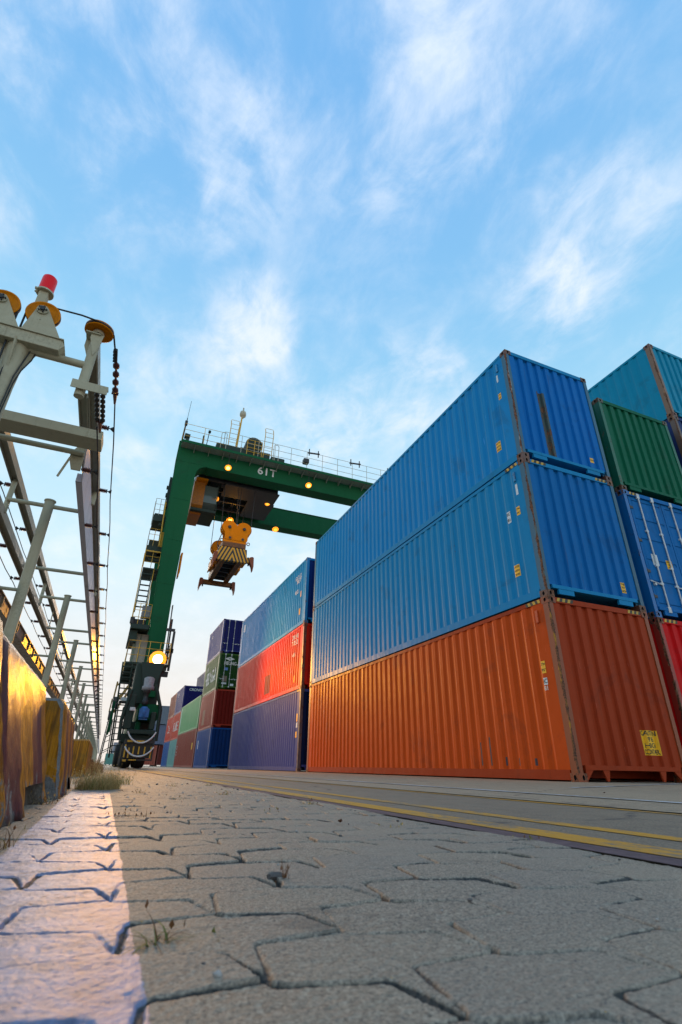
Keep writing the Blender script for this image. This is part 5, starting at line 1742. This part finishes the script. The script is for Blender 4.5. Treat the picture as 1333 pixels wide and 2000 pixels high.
# ------------------------------------------------------------------ spreader hanging from the crane
sp = thing('container_spreader', (5.35, 33.1, 12.0), 'amber container spreader with striped end hanging on ropes below the green crane', 'spreader')
def spart(fn, name, mat, parent=None):
    mb = MB()
    fn(mb)
    return mb.build(name, mat, parent or sp, origin=WORLD_O[sp.name])
SPB = plain('oily_amber_steel', S(150, 92, 24, 0.6), 0.5, 0, 0.5, 4)
for yc in (31.2, 34.9):
    def f(mb):
        pl = []
        for c_, a0, a1 in (((5.93, 14.30), -50, 150), ((4.95, 14.30), 30, 230)):
            for k in range(13):
                a = R(a0 + (a1 - a0) * k / 12)
                pl.append((c_[0] + 0.46 * math.cos(a), c_[1] + 0.46 * math.sin(a)))
        pl += [(4.72, 13.45), (4.78, 13.42), (6.18, 13.42), (6.22, 13.55)]
        mb.prism(pl, 'y', yc - 0.35, yc - 0.31)
        mb.prism(pl, 'y', yc + 0.31, yc + 0.35)
        mb.bevbox(4.74, 6.16, yc - 0.30, yc + 0.30, 13.42, 13.75, 0.02)
    hb = spart(f, 'head_block', AMB)
    for xc in (4.95, 5.93):
        spart(lambda mb: mb.lathe([(0.05, -0.28), (0.52, -0.26), (0.52, -0.20), (0.47, -0.12), (0.47, 0.12), (0.52, 0.20), (0.52, 0.26), (0.05, 0.28)], (xc, yc, 14.30), 'y', 24), 'sheave', AMB, hb)
        spart(lambda mb: mb.lathe([(0.10, -0.42), (0.12, -0.35)], (xc, yc, 14.30), 'y', 10), 'bolt', MAT['darksteel'], hb)
    for xc in (5.05, 5.9):
        spart(lambda mb: mb.lathe([(0.09, -0.38), (0.09, -0.35)], (xc, yc, 13.55), 'y', 10), 'bolt', MAT['darksteel'], hb)
    for xc in (4.55, 6.32):
        def f(mb):
            pts = [(xc + 0.10 * math.cos(k * math.pi / 5), yc - 0.2, 13.35 + 0.10 * math.sin(k * math.pi / 5)) for k in range(11)]
            mb.path(pts, 0.028, 6)
        spart(f, 'lifting_eye', SPB, hb)
spart(lambda mb: (mb.bevbox(4.62, 6.16, 30.85, 35.3, 13.22, 13.40, 0.02)), 'head_frame', AMB)
spart(lambda mb: (mb.box(4.62, 6.14, 30.80, 35.3, 12.90, 13.218)), 'head_frame', SPB)
spart(lambda mb: [mb.bevbox(x, x + 0.34, 30.45, 35.75, 12.05, 12.60, 0.02) for x in (4.66, 5.76)], 'main_girder', SPB)
def f(mb):
    for y in (31.0, 31.9, 32.8, 33.7, 34.6, 35.4):
        mb.box(5.003, 5.757, y, y + 0.16, 12.15, 12.45)
    mb.box(4.55, 6.2, 31.2, 34.8, 12.61, 12.72)
    mb.box(5.1, 5.6, 31.5, 34.5, 12.46, 12.60)
spart(f, 'cross_member', MAT['darksteel'])
for xs_ in (4.35, 6.15):
    spart(lambda mb: (mb.bevbox(xs_, xs_ + 0.28, 31.6, 32.6, 12.2, 12.75, 0.03), mb.bevbox(xs_ + 0.02, xs_ + 0.26, 33.2, 34.4, 12.25, 12.85, 0.03), mb.tube((xs_ + 0.14, 31.2, 12.5), (xs_ + 0.14, 35.2, 12.5), 0.05, 6)), 'hydraulic_unit', AMB)
# striped end beams
def stripe_mat():
    m, nt, b = new_mat('black_and_yellow_stripes')
    tc = nd(nt, 'ShaderNodeTexCoord').outputs['Object']
    s_ = nd(nt, 'ShaderNodeSeparateXYZ', {0: tc})
    ax = math_(nt, 'ABSOLUTE', math_(nt, 'ADD', s_.outputs[0], 0.12))
    t_ = math_(nt, 'FRACT', math_(nt, 'DIVIDE', math_(nt, 'ADD', ax, math_(nt, 'MULTIPLY', s_.outputs[2], 0.42)), 0.225))
    c = mix(nt, ramp(nt, t_, 0.48, 0.52), S(232, 168, 26, 0.8), (0.02, 0.018, 0.016))
    link(nt, c, b.inputs['Base Color'])
    b.inputs['Roughness'].default_value = 0.5
    return m
STR = stripe_mat()
for yb, nm in ((30.22, 'near'), (35.62, 'far')):
    if nm == 'near':
        spart(lambda mb: mb.prism([(4.40, 12.62), (6.12, 12.62), (6.20, 11.72), (4.22, 11.72)], 'y', yb, yb + 0.25), 'end_plate', STR)
    spart(lambda mb: (mb.bevbox(4.10, 6.58, yb + 0.06, yb + 0.36, 11.80, 12.12, 0.02) if nm == 'far' else (mb.bevbox(6.205, 6.58, yb + 0.02, yb + 0.3, 11.78, 12.14, 0.02), mb.bevbox(4.10, 4.215, yb + 0.02, yb + 0.3, 11.78, 12.14, 0.02))), 'end_beam', STR if nm == 'near' else SPB)
    for xs_, sx in ((4.14, -1), (6.54, 1)):
        spart(lambda mb: (mb.prism([(xs_ - 0.03 * sx, 12.18), (xs_ + 0.07 * sx, 12.14), (xs_ + 0.10 * sx, 11.55), (xs_ + 0.06 * sx, 11.22), (xs_ - 0.02 * sx, 11.55), (xs_ - 0.16 * sx, 11.78), (xs_ - 0.16 * sx, 12.14)], 'y', yb - 0.06, yb + 0.30)), 'corner_guide', plain('rust_orange_steel', S(160, 78, 40, 0.7), 0.6))
        spart(lambda mb: mb.tube((xs_ - 0.2 * sx, yb + 0.2, 11.78), (xs_ - 0.2 * sx, yb + 0.2, 11.62), 0.05, 8), 'twist_lock', MAT['darksteel'])
for xc, yc in ((4.45, 31.2), (5.42, 31.2), (5.46, 31.2), (6.43, 31.2), (4.43, 34.9), (5.42, 34.9), (5.47, 34.9), (6.43, 34.9)):
    spart(lambda mb: mb.tube((xc, yc, 14.3), (xc + (0.1 if xc > 5.44 else -0.1), yc + (0.3 if yc < 33 else -0.3), 18.4), 0.022, 5), 'hoist_rope', MAT['cable'])
spart(lambda mb: mb.path([(4.40, 30.9, 12.6), (4.32, 31.0, 13.1), (4.55, 31.1, 13.9)], 0.03, 6), 'hydraulic_hose', MAT['cable'])

# ------------------------------------------------------------------ harbour cranes far away
def jib_crane(x, y, s, label):
    t = thing('harbour_crane', (x, y, 0), label, 'crane', 'yellow harbour cranes in the distance')
    C_ = plain('old_yellow_crane_paint', S(176, 138, 60, 0.6), 0.6)
    def P(dx, z):
        return (x + dx * s, y, z * s)
    mb = MB()
    for dx in (-1.6, 1.6):
        for dy in (-1.6, 1.6):
            mb.tube((x + dx * s, y + dy * s, 0), (x + dx * 0.5 * s, y + dy * 0.5 * s, 17 * s), 0.22 * s, 6)
    for z in (4, 8, 12, 16):
        mb.tube(P(-1.3, z), P(1.3, z + 1.5), 0.12 * s, 5)
    mb.build('tower', MAT['darksteel'], t)
    mb = MB()
    mb.bevbox(x - 1.3 * s, x + 0.6 * s, y - 1.5 * s, y + 1.5 * s, 17 * s, 20.5 * s, 0.2)
    mb.build('engine_house', MAT['darksteel'], t)
    mb = MB()
    mb.tube(P(0.5, 20), P(6.2, 31), 0.50 * s, 6)
    mb.tube(P(-1.2, 24), P(6.0, 31.6), 0.28 * s, 6)
    mb.tube(P(-1.2, 20), P(-1.0, 25.5), 0.3 * s, 6)
    for k in range(5):
        a = k / 5
        mb.tube(P(0.5 + 5.7 * a, 20 + 11 * a), P(-1.2 + 7.2 * (a + 0.1), 24 + 7.6 * (a + 0.1)), 0.1 * s, 5)
    mb.build('lower_jib', C_, t)
    mb = MB()
    mb.tube(P(5.9, 32.0), P(9.2, 24.0), 0.40 * s, 6)
    mb.tube(P(6.6, 31.4), P(9.2, 24.0), 0.18 * s, 6)
    mb.tube(P(5.2, 31.6), P(9.8, 31.9), 0.12 * s, 5)
    mb.build('upper_jib', C_, t)
    return t
jib_crane(1.4, 200, 1.02, 'yellow double jib harbour crane, the taller of two far behind the gantry')
jib_crane(0.6, 200.5, 0.80, 'yellow double jib harbour crane, the lower one far behind the gantry')

# ------------------------------------------------------------------ weeds, grass and litter
def grass_mat(name, c1, c2):
    m, nt, b = new_mat(name)
    v = nd(nt, 'ShaderNodeTexCoord').outputs['Object']
    c = mix(nt, ramp(nt, noise(nt, v, 40, 3), 0.35, 0.65), c1, c2)
    link(nt, c, b.inputs['Base Color'])
    b.inputs['Roughness'].default_value = 0.7
    b.inputs['Specular IOR Level'].default_value = 0.2
    tr = nd(nt, 'ShaderNodeBsdfTranslucent', {0: c})
    mx = nd(nt, 'ShaderNodeMixShader', {0: 0.5, 1: b.outputs[0], 2: tr.outputs[0]})
    link(nt, mx.outputs[0], nt.nodes['Material Output'].inputs['Surface'])
    return m
GRASS1 = grass_mat('dry_grass', (0.62, 0.47, 0.22), (0.40, 0.28, 0.12))
GRASS2 = grass_mat('green_weed', (0.16, 0.18, 0.05), (0.28, 0.27, 0.09))
GRASS3 = grass_mat('reddish_weed', (0.20, 0.10, 0.05), (0.13, 0.07, 0.03))
def tuft(name, x, y, n, h, spread, mats, label, cat='grass', group=None, seed=0, w=0.0022, flat=0.5):
    rr = random.Random(seed)
    mb = MB()
    for k in range(n):
        mb.mi = rr.randrange(len(mats)) if len(mats) > 1 else 0
        a = rr.uniform(0, 2 * math.pi)
        d = spread * math.sqrt(rr.random())
        bx, by = x + d * math.cos(a), y + d * math.sin(a)
        ln = h * rr.uniform(0.45, 1.15)
        la = rr.uniform(0, 2 * math.pi)
        bend = rr.uniform(0.15, 1.0) * flat
        dirv = Vector((math.cos(la), math.sin(la), 0))
        side = Vector((-dirv.y, dirv.x, 0)) * w * rr.uniform(0.6, 1.4)
        pts = []
        for q in range(5):
            t_ = q / 4
            p_ = Vector((bx, by, -0.004)) + dirv * (ln * bend * t_ ** 1.6) + Vector((0, 0, ln * (t_ - 0.35 * bend * t_ * t_)))
            pts.append((p_, 1 - t_ * 0.85))
        vs_ = []
        for p_, s_ in pts:
            vs_ += [p_ - side * s_, p_ + side * s_]
        mb.add(vs_, [(2 * q, 2 * q + 1, 2 * q + 3, 2 * q + 2) for q in range(4)], True)
        if rr.random() < 0.25:
            # small seed head or leaf
            tip = pts[-1][0]
            mb.add([tip, tip + side * 2.2 + Vector((0, 0, w * 3)), tip + Vector((0, 0, w * 7)), tip - side * 2.2 + Vector((0, 0, w * 3))], [(0, 1, 2, 3)])
    o = mb.build(name, mats, None, origin=(x, y, 0), fixn=False)
    return tag(o, label, cat, group)
tuft('grass_clump', 0.02, 3.75, 1100, 0.135, 0.13, [GRASS1, GRASS2, GRASS1, GRASS1], 'large dry grass clump covering the far end of the white line', seed=1, w=0.0010, flat=1.25)
tuft('grass_clump', 0.13, 4.6, 170, 0.07, 0.13, [GRASS2, GRASS1], 'flat green grass clump just behind the large dry one', seed=2, flat=1.2)
tuft('weed', 0.074, 0.565, 20, 0.026, 0.010, [GRASS3, GRASS2, GRASS2], 'small reddish weed at the edge of the white line close to the camera', 'weed', seed=3, w=0.0011, flat=3.4)
tuft('weed', 0.255, 0.775, 9, 0.028, 0.008, [GRASS3], 'tiny brown weed in a paver joint near the broken stone', 'weed', seed=4, w=0.0012)
tuft('weed', 0.11, 1.75, 46, 0.030, 0.05, [GRASS3, GRASS3, GRASS1], 'dark straggly weed at the right edge of the white line past the nearest blocks', 'weed', seed=5, w=0.0012, flat=2.4)
k = 0
for (x, y, n, h, lb) in ((0.35, 2.6, 16, 0.03, 'small weed between pavers right of the grass clump'), (0.62, 3.0, 22, 0.035, 'small tuft between pavers halfway to the yellow lines'),
                         (0.72, 1.35, 10, 0.018, 'tiny tuft close to the dark tar strip'), (0.80, 2.2, 26, 0.03, 'pale tuft close to the tar strip below the red containers'),
                         (0.50, 4.2, 20, 0.045, 'green tuft on the pavers below the violet blue container'), (0.22, 3.2, 20, 0.04, 'dark little weed right of the large grass clump'),
                         (0.79, 4.4, 20, 0.04, 'dry tuft by the tar strip below the blue short container'), (0.58, 1.9, 8, 0.02, 'single sprig in the middle of the pavers'),
                         (0.86, 1.02, 14, 0.02, 'reddish tuft at the tar strip on the right'), (0.28, 5.4, 30, 0.05, 'low tuft far along the pavers')):
    k += 1
    tuft('weed', x, y, int(n * 1.8), h * 0.75, 0.03, [GRASS3, GRASS1, GRASS2], lb, 'weed', 'weeds growing between the pavers', seed=20 + k, w=0.0011, flat=1.7)
for k in range(14):
    y = 8.5 + k * 2.4 + rnd.uniform(-0.5, 0.5)
    tuft('dry_bush', rnd.uniform(-0.14, 0.02), y, 120, rnd.uniform(0.16, 0.34), 0.15, [GRASS1, GRASS3, GRASS1], 'one of the dry brown bushes lining the concrete blocks beyond the yellow one', 'bush', 'dry bushes along the far concrete blocks', seed=50 + k, w=0.003, flat=0.6)
for k, (x, y, lb) in enumerate(((-0.17, 2.35, 'litter of dry straw below the second barrier'), (-0.16, 1.18, 'dry straw at the foot of the nearest barrier'), (-0.14, 4.6, 'dry weeds between the third barrier and the yellow block'))):
    tuft('dry_straw', x, y, 40, 0.05 if k < 2 else 0.12, 0.06, [GRASS1, GRASS3], lb, 'straw', seed=80 + k, w=0.0014, flat=1.6)

def stone(name, x, y, r, mat, label, cat, group, seed, sq=(1, 1, 0.7)):
    bm = bmesh.new()
    bmesh.ops.create_icosphere(bm, subdivisions=2, radius=r)
    for v in bm.verts:
        n_ = mnoise.noise(v.co * (1.3 / r) + Vector((seed * 3.1, seed, 0)))
        v.co *= 1 + 0.35 * n_
        v.co.x *= sq[0]
        v.co.y *= sq[1]
        v.co.z *= sq[2]
    me = bpy.data.meshes.new(name)
    bm.to_mesh(me)
    bm.free()
    me.materials.append(mat)
    o = bpy.data.objects.new(name, me)
    COL.objects.link(o)
    o.location = (x, y, r * 0.35)
    o.rotation_euler.z = seed
    return tag(o, label, cat, group)
ST1, ST2 = plain('grey_stone', S(104, 96, 92), 0.85, 0, 0.4, 60), plain('pale_stone', S(176, 166, 158), 0.85, 0, 0.3, 60)
stone('broken_stone', 0.245, 0.79, 0.0085, ST1, 'broken dark stone in a joint beside a tiny brown weed', 'stone', None, 3, (1.4, 0.8, 0.55))
stone('pebble', 0.105, 0.462, 0.0035, ST2, 'pale pebble lying at the corner of a paver close to the camera', 'pebble', None, 5)
stone('pebble', 0.66, 2.45, 0.008, ST2, 'white pebble on the pavers below the orange container', 'pebble', None, 6)
for k in range(46):
    yy = 0.45 + 4.5 * rnd.random() ** 1.6
    xx = rnd.uniform(0.10, 0.86)
    stone('grit', xx, yy, rnd.uniform(0.0016, 0.0042) * (0.7 + yy * 0.35), rnd.choice([ST1, ST1, ST2]), 'one of the bits of grit scattered over the pavers', 'grit', 'grit scattered over the pavers', k, (1, rnd.uniform(0.6, 1.2), 0.6))
LEAF = plain('dry_leaf', S(120, 72, 44, 0.8), 0.8)
def leaf(x, y, l, rz, label, group=None):
    mb = MB()
    vs_ = []
    for t_ in (0, 0.25, 0.5, 0.75, 1):
        w_ = l * 0.22 * math.sin(math.pi * (0.08 + 0.88 * t_))
        z = 0.004 + l * 0.18 * (2 * t_ - 1) ** 2
        for sx in (-1, 0, 1):
            px_, py_ = l * (t_ - 0.5), sx * w_
            vs_.append((x + px_ * math.cos(rz) - py_ * math.sin(rz), y + px_ * math.sin(rz) + py_ * math.cos(rz), z + (0.10 * l if sx else 0.0)))
    mb.add(vs_, [(3 * q + c_, 3 * q + c_ + 1, 3 * q + c_ + 4, 3 * q + c_ + 3) for q in range(4) for c_ in (0, 1)], True)
    return tag(mb.build('dry_leaf', LEAF, None, origin=(x, y, 0), fixn=False), label, 'leaf', group)
leaf(3.35, 3.05, 0.03, 1.2, 'dark leaf standing on the concrete before the orange container')
leaf(0.62, 1.45, 0.03, 1.0, 'brown leaf on the pavers near the tar strip')
